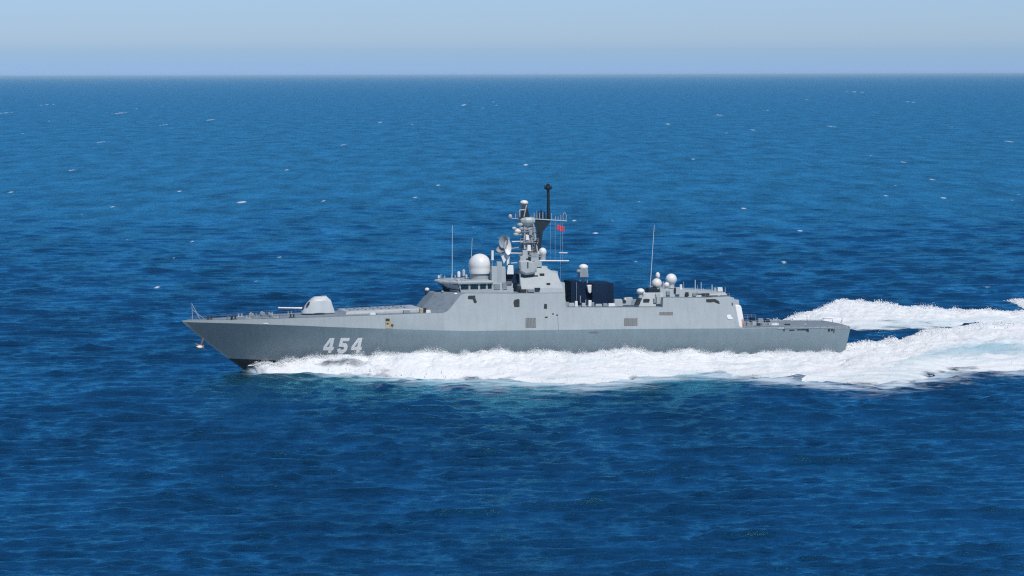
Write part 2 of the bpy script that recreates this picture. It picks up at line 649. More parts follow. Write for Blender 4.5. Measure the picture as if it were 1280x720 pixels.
# a crisp boot-topping line
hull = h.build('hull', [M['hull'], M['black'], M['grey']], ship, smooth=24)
bm = bmesh.new()
bm.from_mesh(hull.data)
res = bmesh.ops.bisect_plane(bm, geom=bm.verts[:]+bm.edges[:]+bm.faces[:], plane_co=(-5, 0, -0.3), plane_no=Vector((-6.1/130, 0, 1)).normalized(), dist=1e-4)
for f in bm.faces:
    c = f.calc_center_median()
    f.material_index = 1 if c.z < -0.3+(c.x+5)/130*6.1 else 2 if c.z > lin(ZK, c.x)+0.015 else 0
bm.to_mesh(hull.data)
bm.free()
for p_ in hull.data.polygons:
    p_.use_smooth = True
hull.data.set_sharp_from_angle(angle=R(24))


def side_y(X, z, proud=0.03):
    zk = lin(ZK, X)
    if z <= zk:
        return hull_half(X, z)+proud
    return BK(X)-TUMBLE*(z-zk)+proud


# foredeck sheet, a little below the edge so that the edge reads as a low bulwark
d_ = MB()
rr = []
for i in range(60):
    X = 15.5+(65.4-15.5)*i/59
    y = max(BK(X)-TUMBLE*(lin(ZD, X)-lin(ZK, X))-0.05, 0.03)
    z = lin(ZD, X)+0.02
    rr.append([Vector((X, y, z)), Vector((X, 0, z+0.12)), Vector((X, -y, z))])
d_.loft(rr, cap=False, close=False)
d_.build('foredeck', M['deck'], ship)
d_ = MB()
rr = []
for i in range(24):
    X = -42.6+(STERN+0.15+42.6)*i/23
    y = BK(X)-0.15
    z = lin(ZD, X)+0.02
    rr.append([Vector((X, y, z)), Vector((X, 0, z+0.10)), Vector((X, -y, z))])
d_.loft(rr, cap=False, close=False)
fd = d_.build('flight_deck', M['deck'], ship)
d_ = MB()                                       # painted landing circle
X0 = -55.5
prof = [(4.6, 0), (4.95, 0)]
vsr = []
for k in range(49):
    t = 2*math.pi*k/48
    vsr.append([Vector((X0+r_*math.cos(t), r_*math.sin(t), lin(ZD, X0+r_*math.cos(t))+0.024+0.10*(1-abs(r_*math.sin(t))/8))) for r_ in (4.6, 4.95)])
d_.loft(vsr, cap=False, close=False)
d_.build('landing_circle', M['lgrey'], fd)

# hull number, italic strokes laid on the shell
DIG = {'4': [[(0.54, 0), (0.88, 0), (0.88, 1), (0.54, 1)], [(-0.03, 0.17), (1.03, 0.17), (1.03, 0.40), (-0.03, 0.40)], [(-0.03, 0.20), (-0.03, 0.42), (0.42, 1.0), (0.74, 1.0), (0.28, 0.38)]],
       '5': [[(0.08, 0.77), (1.0, 0.77), (1.0, 1), (0.08, 1)], [(0.05, 0.44), (0.38, 0.44), (0.40, 0.83), (0.08, 0.83)],
             [(0.05, 0.42), (0.31, 0.40), (0.55, 0.40), (0.63, 0.34), (0.98, 0.44), (0.84, 0.60), (0.66, 0.65), (0.10, 0.65)],
             [(0.63, 0.39), (0.98, 0.46), (0.99, 0.18), (0.63, 0.22)],
             [(0.63, 0.26), (0.99, 0.20), (0.88, 0.05), (0.68, -0.02), (0.26, -0.02), (0.06, 0.06), (-0.05, 0.26), (0.28, 0.31), (0.34, 0.22), (0.55, 0.22)]]}
for ch, x0, x1 in (('4', 402.5, 417), ('5', 420.3, 434.6), ('4', 437.5, 452)):
    d_ = MB()
    yb, yt = 440.0, 421.2
    for li, poly in enumerate(DIG[ch]):
        pts = []
        # break edges up so that the stroke follows the flare
        for a, b_ in zip(poly, poly[1:]+poly[:1]):
            for k in range(3):
                pts.append((a[0]+(b_[0]-a[0])*k/3, a[1]+(b_[1]-a[1])*k/3))
        bmx = bmesh.new()
        vv = [bmx.verts.new((p_[0], p_[1], 0)) for p_ in pts]
        bmx.faces.new(vv)
        bmesh.ops.triangulate(bmx, faces=bmx.faces[:])
        bmesh.ops.subdivide_edges(bmx, edges=bmx.edges[:], cuts=2, use_grid_fill=True)
        bmx.verts.ensure_lookup_table()
        m3 = []
        for v_ in bmx.verts:
            u_, w_ = v_.co.x, v_.co.y
            px_ = x0+(x1-x0)*u_*0.86+(x1-x0)*0.30*w_
            py_ = yb+(yt-yb)*w_
            vv0 = 6.0
            for _ in range(6):
                X, Z = q(px_, py_, vv0)
                vv0 = hull_half(X, Z)
            m3.append(Vector((X, vv0+0.05+0.006*li, Z)))
        d_.faces(m3, [[v_.index for v_ in f.verts] for f in bmx.faces])
        bmx.free()
    d_.build('hull_digit', M['number'], hull)

# anchor hanging at the stem with its hawse plate
an = MB()
c = pt(251, 427, 0.7)
an.tube(c+Vector((-0.5, 0, 1.0)), c+Vector((0.1, 0.1, -0.5)), 0.16)
an.tube(c+Vector((0.1, 0.1, -0.5)), c+Vector((1.2, 0.3, -0.1)), 0.22, 0.1)
an.tube(c+Vector((0.1, 0.1, -0.5)), c+Vector((-0.5, 0.6, -1.0)), 0.22, 0.1)
an.tube(c+Vector((0.9, 0.5, -0.9)), c+Vector((-0.5, -0.3, -0.6)), 0.25)
ao = an.build('anchor', M['rustm'], hull)
an = MB()
an.ball(c+Vector((0.35, 0.25, -0.75)), 0.55, 1.2, 0.7, 0.65)
an.build('anchor_crown', M['white'], ao, smooth=60)


def side_patch(name, px0, px1, py0, py1, mat, parent, proud=0.05, depth=0.25, poly=None):
    """plate or opening on the port side, polygon in picture measure turned into metres on the plating"""
    poly = poly or [(px0, py0), (px1, py0), (px1, py1), (px0, py1)]
    pts = []
    for a, b_ in poly:
        y = 7.5
        for _ in range(5):
            X, Z = q(a, b_, y)
            y = side_y(X, Z, proud)
        pts.append(Vector((X, y, Z)))
    return MB().prism(pts, (0, -depth, 0)).build(name, mat, parent)


# ------------------------------------------------------------------ superstructure: sections along the ship
xa, za = q(557, 389.6, 7.5)
prof = [(xa+0.6, za-0.15), (xa, za), (q(560, 387.5, 7.5)[0], q(560, 387.5, 7.5)[1]), (q(564, 383, 7.3)[0], q(564, 383, 7.3)[1]),
        (q(576, 368, 7)[0], q(576, 368, 7)[1]), (q(583, 366.3, 7)[0], q(583, 366.3, 7)[1]), (q(601, 366.5, 7)[0], q(601, 366.5, 7)[1]),
        (q(648, 367, 7)[0], q(648, 367, 7)[1]), (q(706, 367, 7)[0], q(648, 367, 7)[1]-0.1)]
xs = q(707, 384.5, 7.5)
prof += [(xs[0]-0.02, xs[1]), (q(770, 385, 7.5)[0], q(770, 385, 7.5)[1]), q(828, 385, 7.5)]
xh = q(828, 373, 7)
prof += [(xh[0]-0.08, xh[1]), q(880, 373.5, 7), q(911, 371.8, 7), q(917, 373.5, 7)]
xe = q(920, 392, 7.5)
pe = [p_ for p_ in prof]
mid_b, mid_t = q(517, 388.5, -2.6), q(535, 362.5, -2.6)
s_ = MB()
rr = []
for i, (X, zt) in enumerate(pe):
    zb = lin(ZK, X)+0.04
    xm = X
    if i < 5:
        f_ = (zt-pe[0][1])/(pe[4][1]-pe[0][1])
        xm = mid_b[0]+(mid_t[0]-mid_b[0])*f_
    elif i == 5:
        xm = X+3.2
    elif i == 6:
        xm = X+1.0
    yt, yb = side_y(X, zt), side_y(X, zb, 0.012)
    half = [Vector((X, yb, zb)), Vector((X, side_y(X, (zb+zt)/2+.2, 0.02), (zb+zt)/2+.2)), Vector((X, yt, zt)), Vector((xm, 2.6, zt+0.05))]
    rr.append(half+[Vector((p_.x, -p_.y, p_.z)) for p_ in reversed(half)])
# sloping after end
X, zt = pe[-1]
last = []
for p_ in rr[-1]:
    k = (zt-p_.z)/(zt-6.5)
    last.append(Vector((X-0.9*k-0.05, p_.y*0.985, p_.z-0.12*(1 if p_.z > zt-.3 else 0))))
rr.append(last)
s_.loft(rr)
bmx = s_.bm
bmesh.ops.recalc_face_normals(bmx, faces=bmx.faces[:])
for f in bmx.faces:
    c = f.calc_center_median()
    nn = f.normal
    if (c.x > 12.0 and abs(nn.y) < 0.75) or nn.z > 0.8:
        f.material_index = 1
sup = s_.build('superstructure', [M['grey'], M['deck']], ship)
side_patch('side_louvre', 656.8, 669.8, 397.6, 409.6, M['brown'], sup)
side_patch('side_louvre', 780, 796.6, 398.6, 407.8, M['brown'], sup)
lv = side_patch('side_louvre', 824, 841, 391, 395, M['brown'], sup)
for x0, x1, y0, y1, k in ((656.8, 669.8, 397.6, 409.6, 7), (780, 796.6, 398.6, 407.8, 7)):
    g_ = MB()
    for i in range(k):
        a = x0+(x1-x0)*(i+0.5)/k
        y = side_y(0, 9)
        A, B_ = q(a, y0+0.3, y), q(a, y1-0.3, y)
        g_.tube((A[0], side_y(A[0], A[1], .06), A[1]), (B_[0], side_y(B_[0], B_[1], .06), B_[1]), 0.07, n_=5)
    g_.build('slat', M['steel'], sup)
for poly in ([(584.8, 370.2), (587, 369.2), (594, 369.2), (594.3, 373.2), (596, 376.5), (595.4, 378.8), (592.3, 378.4), (591, 374.2), (584.8, 373.6)],
             [(643, 374.8), (648.4, 373.6), (649.4, 375), (649.3, 383.8), (642.8, 383.9), (641.6, 378.5)],
             [(680.3, 379.8), (683.6, 380.4), (683.8, 386.2), (679.6, 386)],
             [(690.2, 391.8), (692, 391.8), (692, 393.6), (690.2, 393.6)], [(695.2, 393.4), (697.2, 393.4), (697.2, 395), (695.2, 395)],
             [(681, 396), (684.4, 396), (684.4, 397.6), (681, 397.6)],
             [(882.5, 375.2), (894, 375.0), (898, 377.2), (900, 380.6), (897.5, 381), (892, 378.6), (888, 379.4), (882.8, 379)],
             [(914.4, 379.8), (915.8, 379.8), (915.9, 383.4), (914.6, 383.4)]):
    side_patch('side_opening', 0, 0, 0, 0, M['dark'], sup, poly=poly)
side_patch('white_side_patch', 0, 0, 0, 0, M['white'], sup, proud=0.12, poly=[(908.4, 395.4), (911, 394.4), (913.6, 395), (914, 397.4), (916, 398.6), (915.4, 400.4), (911, 400.6), (908.8, 398.4)])  # flat white patch on the plating, not a lamp
tag(sup.children[-1], 'white patch on the side')
g_ = MB()
for a, b_ in (((697.5, 396), (697.7, 421)),):
    y = 8.1
    A, B_ = q(a[0], a[1], y), q(b_[0], b_[1], y)
    g_.tube((A[0], side_y(A[0], A[1], .03), A[1]), (B_[0], side_y(B_[0], lin(ZK, B_[0]), .03), lin(ZK, B_[0])), 0.05, n_=5)
g_.build('side_pipe', M['steel'], sup)
# tan mooring port near the gun
mp_ = side_patch('mooring_port', 0, 0, 0, 0, M['tan'], hull, proud=0.06, poly=[(481.4, 397.4), (486.5, 397), (488.5, 400), (489.4, 404), (492.6, 405), (491.6, 408.6), (487, 410.2), (482, 409.6)])
side_patch('chain_port', 482, 486.8, 397.5, 400.5, M['dark'], hull, proud=0.10)
side_patch('chain_port', 483, 485.6, 403, 404.8, M['dark'], hull, proud=0.10)
side_patch('chain_port', 488.6, 491.6, 404.8, 407.2, M['dark'], hull, proud=0.10)
# hull fittings at the stern
for poly in ([(978.2, 413.6), (981.2, 413.6), (980, 416.4)], [(986.4, 414), (993, 413.8), (993, 415), (986.4, 415.4)], [(996, 413.6), (1008.6, 413.2), (1010.8, 413), (1010.6, 417), (1008, 416), (1007, 414.6), (996, 414.6)],
             [(1034.4, 413), (1037.8, 413), (1036.8, 416.8), (1035.2, 416.6)], [(1038.6, 413), (1041, 413), (1041, 415.6), (1038.6, 416)], [(1041.8, 413.4), (1043.2, 413.4), (1042.6, 418.4), (1041.4, 418)]):
    side_patch('mooring_port', 0, 0, 0, 0, M['dark'], hull, poly=poly)
side_patch('hull_grating', 830-94, 830-82, 415.3, 416.6, M['brown'], hull)
side_patch('rubbing_strake', 972, 1059.6, 410.9, 412.6, M['lgrey'], hull, proud=0.10)

# ladder-like rounded fin at the after corner of the hangar
d_ = MB()
pl = [(918.2, 383.6), (921, 382.6), (925.6, 382.8), (927, 385.2), (928.6, 398), (929.6, 411.8), (921.4, 412.2)]
y0 = 7.2
pts = []
for a, b_ in pl:
    X, Z = q(a, b_, y0)
    pts.append(Vector((X, side_y(X, Z, -0.35), Z)))
d_.prism(pts, (0, -2.0, 0))
hs = d_.build('hangar_fin', M['white'], sup, bevel=0.18)
d_ = MB()
pl = [(926.2, 400.5), (928.4, 400.5), (930.0, 411), (926.4, 411)]
pts = []
for a, b_ in pl:
    X, Z = q(a, b_, y0)
    pts.append(Vector((X, side_y(X, Z, -0.28), Z)))
d_.prism(pts, (0, -0.9, 0)).build('fire_locker', M['orange'], sup)
g_ = MB()
hx = q(924, 385, 5)[0]
g_.box(hx-0.3, hx+1.4, -4.6, 4.6, 6.8, 12.0, 0.2, 0.1)
g_.build('hangar_door', M['lgrey'], sup)

# ------------------------------------------------------------------ raised launcher deck and foredeck fittings
xa0, xb0 = q(426, 389, 0)[0], q(519, 386, 0)[0]
d_ = MB()
d_.hexa([(xb0-0.4, -5.2, 10.9), (xa0, -4.2, 10.8), (xa0, 4.2, 10.8), (xb0-0.4, 5.2, 10.9)],
        [(xb0-0.4, -5.0, 11.78), (xa0-0.3, -4.0, 11.42), (xa0-0.3, 4.0, 11.42), (xb0-0.4, 5.0, 11.78)])
vl = d_.build('launcher_deck', M['lgrey'], ship, bevel=0.08)
for i in range(8):
    for j in (-1, 1):
        fx = xb0+1.2+(xa0-xb0-2.4)*(i+0.5)/8
        zt = 11.78+(11.42-11.78)*(fx-xb0)/(xa0-xb0)
        MB().box(fx-0.62, fx+0.62, j*1.5-1.1, j*1.5+1.1, zt-0.05, zt+0.12, 0.05, 0.05).build('launcher_hatch', M['steel'], vl)


def small_boxes(spots, name, parent):
    for (a, b_, v_, sx, sy, sz, mk) in spots:
        c = pt(a, b_, v_)
        MB().box(c.x-sx/2, c.x+sx/2, v_-sy/2, v_+sy/2, c.z, c.z+sz, sx*.08, sy*.08).build(name, M[mk], parent, bevel=0.04)


small_boxes([(465, 393.6, 6.0, 1.3, 1.0, 0.55, 'white'), (473, 393.8, 6.2, 0.9, 0.7, 0.5, 'steel'), (508, 391, 6.6, 1.4, .8, .6, 'steel'),
             (526, 391, 6.6, .7, .7, .9, 'tan'), (531, 390.8, 6.4, .6, .6, 1.0, 'dark'), (535, 390.8, 6.6, 1.0, .5, .6, 'white'), (545, 388.6, 5.0, .5, .5, .5, 'steel')], 'deck_locker', ship)
# windlasses, bollards and vents on the foredeck
for a, v_ in ((262, 1.0), (287, 2.6), (292, 3.0), (310, 3.0), (322, 1.5), (331, 3.8), (345, 4.2), (352, 4.4), (365, 4.5), (300, -2.0), (318, -2.0), (338, -3.0), (362, -3.0)):
    X = q(a, 396, v_)[0]
    z = lin(ZD, X)+0.08
    d_ = MB()
    for k in (-0.3, 0.3):
        d_.lathe((X+k, v_, z), [(0.2, 0), (0.15, 0.1), (0.15, 0.45), (0.2, 0.5), (0.2, 0.58)], 10)
    d_.box(X-0.6, X+0.6, v_-0.25, v_+0.25, z-0.02, z+0.08)
    d_.build('bollard', random.choice([M['steel'], M['dark'], M['lgrey']]), ship, smooth=40)
for a, v_, r_ in ((314, 0.8, .55), (328, -0.6, .55), (337, 1.5, .4)):
    X = q(a, 394, v_)[0]
    z = lin(ZD, X)+0.1
    d_ = MB()
    d_.lathe((X, v_-0.7, z+0.45), [(0.2, 0), (r_*.8, 0.05), (r_*.8, 0.2), (0.25, 0.3), (0.25, 1.1), (r_*.8, 1.2), (r_*.8, 1.35), (.2, 1.4)], 14, axis=(0, 1, 0))
    d_.box(X-0.5, X+0.5, v_-0.5, v_+0.5, z-0.05, z+0.4, 0.1, 0.1)
    d_.build('windlass', M['steel'], ship, smooth=40)
side_patch('bow_fitting', 329, 335, 402.4, 403.6, M['white'], hull, proud=0.06)

# jackstaff with its stays
d_ = MB()
b0, t0 = pt(240.5, 397.5, 0), pt(239.6, 376.5, 0)
d_.tube(b0, t0, 0.07, 0.04)
for f_, e_ in ((0.95, (250, 397.0, 0.8)), (0.6, (255, 396.6, 1.2)), (0.95, (248, 395.5, -0.8))):
    d_.tube(b0+(t0-b0)*f_, pt(*e_), 0.045, 0.045, 6)
d_.build('jackstaff', M['lgrey'], ship)


def rail(name, pts, hgt, mat, parent, step=1.6, r_=0.022, rows=3):
    d = MB()
    for a, b_ in zip(pts[:-1], pts[1:]):
        a, b_ = Vector(a), Vector(b_)
        k = max(1, int((b_-a).length/step))
        for i in range(k+1):
            p_ = a+(b_-a)*i/k
            d.tube(p_, p_+Vector((0, 0, hgt)), r_*1.3, n_=5)
        for j in range(1, rows+1):
            d.tube(a+Vector((0, 0, hgt*j/rows)), b_+Vector((0, 0, hgt*j/rows)), r_, n_=4)
    return d.build(name, mat, parent)


def deck_edge(X, sgn, inset=0.2):
    return Vector((X, sgn*(BK(X)-TUMBLE*(lin(ZD, X)-lin(ZK, X))-inset), lin(ZD, X)+0.03))


for sgn in (1, -1):
    rail('guard_rail', [deck_edge(x_, sgn) for x_ in (64.5, 62, 58, 52, 46, 40, 34, 28, 22)], 0.75, M['steel'], ship, 2.4, 0.014, 2)
# flight deck: safety nets and posts
for sgn in (1, -1):
    rail('guard_rail', [deck_edge(x_, sgn, 0.1) for x_ in (-44.5, -47, -50, -52.5)], 1.35, M['steel'], ship, 0.8, 0.03, 4)
    d_ = MB()
    for k in range(9):
        x0, x1 = -53-1.55*k, -53-1.55*k-1.45
        for x_ in (x0, x1):
            A = deck_edge(x_, sgn, 0.0)
            d_.tube(A+Vector((0, 0, -0.1)), A+Vector((0, sgn*0.34, 0.10)), 0.035, n_=5)
        A, B_ = deck_edge(x0, sgn, 0.0), deck_edge(x1, sgn, 0.0)
        o_ = Vector((0, sgn*0.34, 0.10))
        d_.tube(A+o_, B_+o_, 0.04, n_=5)
        d_.tube(A+o_*0.5, B_+o_*0.5, 0.03, n_=5)
    d_.build('deck_net', M['steel'], ship)
d_ = MB()
for a in (1008.6,):
    p_ = pt(a, 405, -5)
    d_.tube(p_, pt(a, 397.6, -5), 0.06)
d_.build('deck_post', M['rustm'], ship)
d_ = MB()
for a, b0_, b1_ in ((1027, 406.5, 400.8), (1040.6, 407.5, 401.4)):
    d_.tube(pt(a, b0_, -4), pt(a, b1_, -4), 0.05)
d_.tube(pt(1027, 400.0, -4), pt(1040.6, 400.8, -4), 0.045)
d_.tube(pt(1026.6, 407, -4), pt(1030, 399.2, -4), 0.04)
d_.build('stern_frame', M['rustm'], ship)
d_ = MB()
d_.tube(pt(1052, 409, 1), pt(1052.4, 399.2, 1), 0.06)
d_.tube(pt(1048, 409, 1), pt(1052.2, 402, 1), 0.035)
d_.build('ensign_staff', M['rustm'], ship)
small_boxes([(935, 410, 4, .8, .8, 1.0, 'steel'), (942, 409, 2, .9, .9, .9, 'lgrey'), (948, 410.4, 5, .7, .8, .8, 'navy'), (955, 410, 3, 1.2, .8, .7, 'steel'), (962, 410, 3, .8, .8, .8, 'lgrey'),
             (968, 409.6, 3, 1.6, 1.3, 0.7, 'white'), (940, 405, -4, 1, 1, 1.1, 'navy'), (950, 405, -4, 1.2, 1, .9, 'steel'), (958, 405.5, -4, 1.2, 1, .8, 'navy'), (984, 409, 4, 1.2, .7, .4, 'dark')], 'deck_locker', ship)

# ------------------------------------------------------------------ gun
gx, gz = q(397, 394, 0)
gun = MB()
tx = lambda a, b_, v_: pt(a, b_, v_)
zb = q(397, 391.2, 1.8)[1]
secs = []
# turret sections from front to back: (px, top py, half breadth bottom, half breadth top)
L_ = [(376.6, 388.6, .75, .55, 390.8), (380, 383, 1.25, .75, 391), (385, 376.4, 1.6, .95, 391), (390, 371.8, 1.75, 1.1, 391), (394, 369.6, 1.8, 1.15, 391), (401, 369.2, 1.8, 1.15, 391), (408, 369.8, 1.75, 1.1, 391), (412.6, 373.6, 1.6, 1.0, 391), (415.4, 383, 1.45, 1.1, 391), (416.8, 390.4, 1.35, 1.2, 391)]
for a, tp, hb_, ht_, bt in L_:
    X, Z1 = q(a, tp, 0)
    Z0 = zb
    Z1 = max(Z1, Z0+0.15)
    Zs = Z0+(Z1-Z0)*0.80
    hm = hb_+(ht_-hb_)*0.55
    secs.append([Vector((X, hb_, Z0)), Vector((X, hm+0.05, Zs)), Vector((X, ht_*0.72, Z1)), Vector((X, -ht_*0.72, Z1)), Vector((X, -hm-0.05, Zs)), Vector((X, -hb_, Z0))])
gun.loft(secs)
turret = gun.build('gun_turret', M['turret'], ship, bevel=0.30, smooth=60)
MB().prism([pt(a, b_, 1.5) for a, b_ in ((383.2, 380.8), (386.6, 376.2), (387.6, 376.6), (384.6, 381.4))], (0, -.6, 0)).build('sight_slot', M['dark'], turret)
d_ = MB()
d_.box(q(405, 371, 0)[0]-.5, q(405, 371, 0)[0]+.5, -.45, .45, q(403, 369.2, 0)[1]-.1, q(403, 369.2, 0)[1]+.09, .06, .06)
d_.build('turret_hatch', M['lgrey'], turret)
d_ = MB()
mz = q(379, 384, 0)
d_.tube((mz[0]-0.6, 0, mz[1]-0.05), (mz[0]+0.25, 0, mz[1]-0.02), 0.36, 0.30, 14)
d_.build('mantlet', M['dark'], turret, smooth=40)
d_ = MB()
e_ = q(347.6, 383.2, 0)
d_.lathe((mz[0]+0.1, 0, mz[1]), [(0.20, 0), (0.17, 1.0), (0.145, 2.0), (0.13, mz and (e_[0]-mz[0]-0.1)-0.3), (0.155, (e_[0]-mz[0]-0.1)-0.28), (0.155, e_[0]-mz[0]-0.1)], 14, axis=(e_[0]-mz[0], 0, e_[1]-mz[1]))
d_.build('gun_barrel', M['white'], turret, smooth=40)
d_ = MB()
d_.lathe((gx, 0, lin(ZD, gx)+0.05), [(2.05, 0), (2.05, 0.35), (1.75, 0.42), (1.75, zb-lin(ZD, gx)-0.02)], 28)
d_.build('turret_ring', M['dark'], turret, smooth=30)

# ------------------------------------------------------------------ bridge
zr = q(590, 352, 5)[1]
zb_ = q(590, 366.5, 5)[1]-0.1
zw1, zw0 = q(590, 355.2, 5)[1], q(590, 361.6, 5)[1]
xA, xF = q(616, 355, 5)[0], q(573, 355, 5)[0]
xN = q(549, 350, 0.5)[0]
plan = lambda off, k: [Vector((xA, 5.0+off, k)), Vector((xF+off*.3, 5.0+off, k)), Vector((xN+off, 2.2, k)), Vector((xN+off, -2.2, k)), Vector((xF+off*.3, -5.0-off, k)), Vector((xA, -5.0-off, k))]
d_ = MB()
pb, pm, ptp = plan(0, zb_), plan(0, zw0), plan(0.0, zr-0.35)
for k in (2, 3):
    pb[k].x -= 1.6
    pm[k].x -= 1.3
for k in (1, 4):
    pb[k].x -= 0.5
    pm[k].x -= 0.4
d_.loft([pb, pm, ptp])
bridge = d_.build('bridge', M['lgrey'], ship)
d_ = MB()
pr0, pr1, pr2 = plan(0.35, zr-0.33), plan(0.4, zr-0.05), plan(0.1, zr+0.12)
d_.loft([pr0, pr1, pr2])
d_.build('bridge_roof', M['lgrey'], bridge)
# port and starboard side panes
for sgn in (1, -1):
    for a, b_ in ((576, 585.6), (588, 597.6), (600.2, 607.4), (609.6, 614.6)):
        x0, x1 = q(a, 358, 5)[0], q(b_, 358, 5)[0]
        y = 5.0*sgn
        MB().box(x1, x0, min(y-0.2*sgn, y+0.02*sgn), max(y-0.2*sgn, y+0.02*sgn), zw0+0.02, zw1).build('bridge_window', M['glass'], bridge)
# front panes on the inward-leaning faces
for k in range(1, 4):
    a0, a1, b0_, b1_ = pm[k], pm[k+1] if k < 4 else pm[0], ptp[k], ptp[k+1]
    nrm = (a1-a0).cross(b0_-a0).normalized()
    if nrm.x < 0:
        nrm = -nrm
    cnt = 4 if k == 2 else 3
    for i in range(cnt):
        f0, f1 = (i+0.06)/cnt, (i+0.94)/cnt
        P_ = lambda f_, g_: (a0+(a1-a0)*f_)*(1-g_)+(b0_+(b1_-b0_)*f_)*g_+nrm*0.03
        MB().prism([P_(f0, .04), P_(f1, .04), P_(f1, .92), P_(f0, .92)], nrm*-0.12).build('bridge_window', M['glass'], bridge)
# dark sheets on the lower bridge front, painting the shade under the overhang
d_ = MB()
for k in range(1, 4):
    a0, a1, b0_, b1_ = pb[k], pb[k+1], pm[k], pm[k+1]
    nrm = (a1-a0).cross(b0_-a0).normalized()
    nrm = nrm if nrm.x > 0 else -nrm
    d_.prism([a0+nrm*0.02, a1+nrm*0.02, b1_+nrm*0.02, b0_+nrm*0.02], nrm*-0.1)
d_.build('bridge_front_shade', M['navy'], bridge)
# structure between the bridge and the mast
d_ = MB()
x0, x1 = q(641, 355, 4)[0], xA
d_.box(x0, x1, -4.3, 4.3, zb_, zr-0.5, 0.05, 0.2)
dh = d_.build('bridge_house', M['lgrey'], bridge)
for a, b_, v_, w_, h_ in ((621, 358, 4.2, 1.2, 1.0), (631, 357, 4.2, .9, 1.3), (636, 353.5, 4.2, 1.2, .6)):
    c = pt(a, b_, v_)
    MB().box(c.x-w_/2, c.x+w_/2, 4.1, 4.36, c.z-h_/2, c.z+h_/2).build('locker', random.choice([M['steel'], M['brown'], M['lgrey']]), dh)
rail('guard_rail', [(q(602, 366, 6.6)[0], 6.6, zb_+.05), (q(642, 366, 6.6)[0], 6.6, zb_+.05)], 0.95, M['lgrey'], bridge, 1.0, 0.03, 2)
# gear on the bridge roof
zr2 = zr+0.1
for a, v_, hgt, r_, mk in ((551, 1.5, 1.3, .10, 'lgrey'), (556, 0.0, .9, .09, 'lgrey'), (573.5, 3.0, 1.9, .32, 'white'), (579.6, 2.0, 2.2, .3, 'lgrey'), (583, 3.6, 1.3, .22, 'lgrey'), (569, 0, 1.0, .16, 'steel'), (548.5, 0, 1.0, .18, 'white')):
    X = q(a, 347, v_)[0]
    d_ = MB()
    d_.lathe((X, v_, zr2-0.05), [(0.1, 0), (0.1, hgt*.4), (r_, hgt*.45), (r_, hgt*.9), (r_*.6, hgt)], 12)
    d_.build('roof_fitting', M[mk], bridge, smooth=40)
rail('guard_rail', [(q(546, 347, 2)[0], 2.2, zr2), (q(571, 349, 5)[0], 4.9, zr2), (q(586, 351, 5)[0], 4.9, zr2)], 0.8, M['lgrey'], bridge, 1.3, 0.02, 2)
# search lamps on the edges of the forward screen
for a, b_, v_, r_ in ((533.8, 361.4, -2.2, .42), (569.6, 367.6, 5.5, .36)):
    c = pt(a, b_, v_)
    d_ = MB()
    d_.ball(c, r_, 1.1, 1, .9, 12)
    d_.tube(c-Vector((0, 0, 1.0)), c, 0.12)
    d_.build('deck_lamp', M['white'], sup, smooth=60)
d_ = MB()
c = pt(533.6, 366.4, -2.4)
d_.box(c.x-.3, c.x+.3, c.y-.5, c.y+.5, c.z-.5, c.z+.5)
d_.build('lamp_box', M['dark'], sup)
for a, b_, r_ in ((551.5, 373.5, .15), (550, 384.5, .2), (553, 364.5, .3), (545, 370, .12)):
    # small fittings bolted to the sloping screen
    c = pt(a, b_, 3.4)
    MB().ball(c, r_, 1, 1, 1, 10).build('screen_fitting', M['steel'], sup, smooth=60)

# radome on the bridge
X, Zc = q(599.8, 331.0, 0)
zd0 = zr+0.05
d_ = MB()
rad = 2.22
prof_ = [(rad*0.93, -rad*0.72), (rad*0.97, -rad*0.45)]+[(rad*math.cos(t), rad*math.sin(t)) for t in [R(a) for a in (-20, -8, 0, 10, 20, 30, 40, 50, 60, 70, 78, 85, 90)]]
d_.lathe((X, 0, Zc), prof_, 40)
rdm = d_.build('radome', M['white'], ship, smooth=50)
d_ = MB()
d_.lathe((X, 0, zd0), [(rad*.98, 0), (rad*.98, .12), (rad*.86, .16), (rad*.86, Zc-rad*.72-zd0-.1), (rad*.98, Zc-rad*.72-zd0-.06), (rad*.98, Zc-rad*.72-zd0)], 32)
d_.build('radome_pedestal', M['grey'], rdm, smooth=30)

# whip aerials
for (a0, b0_), (a1, b1_), v_, r_ in (((565.2, 345), (565.8, 281), 3, .085), ((589.2, 325), (590.6, 297), -3.0, .07), ((812.6, 361), (818.2, 282), 2.5, .09), ((564.6, 349), (565.2, 341), 3, .16)):
    MB().tube(pt(a0, b0_, v_), pt(a1, b1_, v_), r_, r_*.6, 6).build('whip_aerial', M['whip'], ship)
p0 = pt(589.2, 350, -3)
MB().tube(p0, pt(589.2, 325, -3), .09, .07, 6).build('whip_aerial', M['whip'], ship)

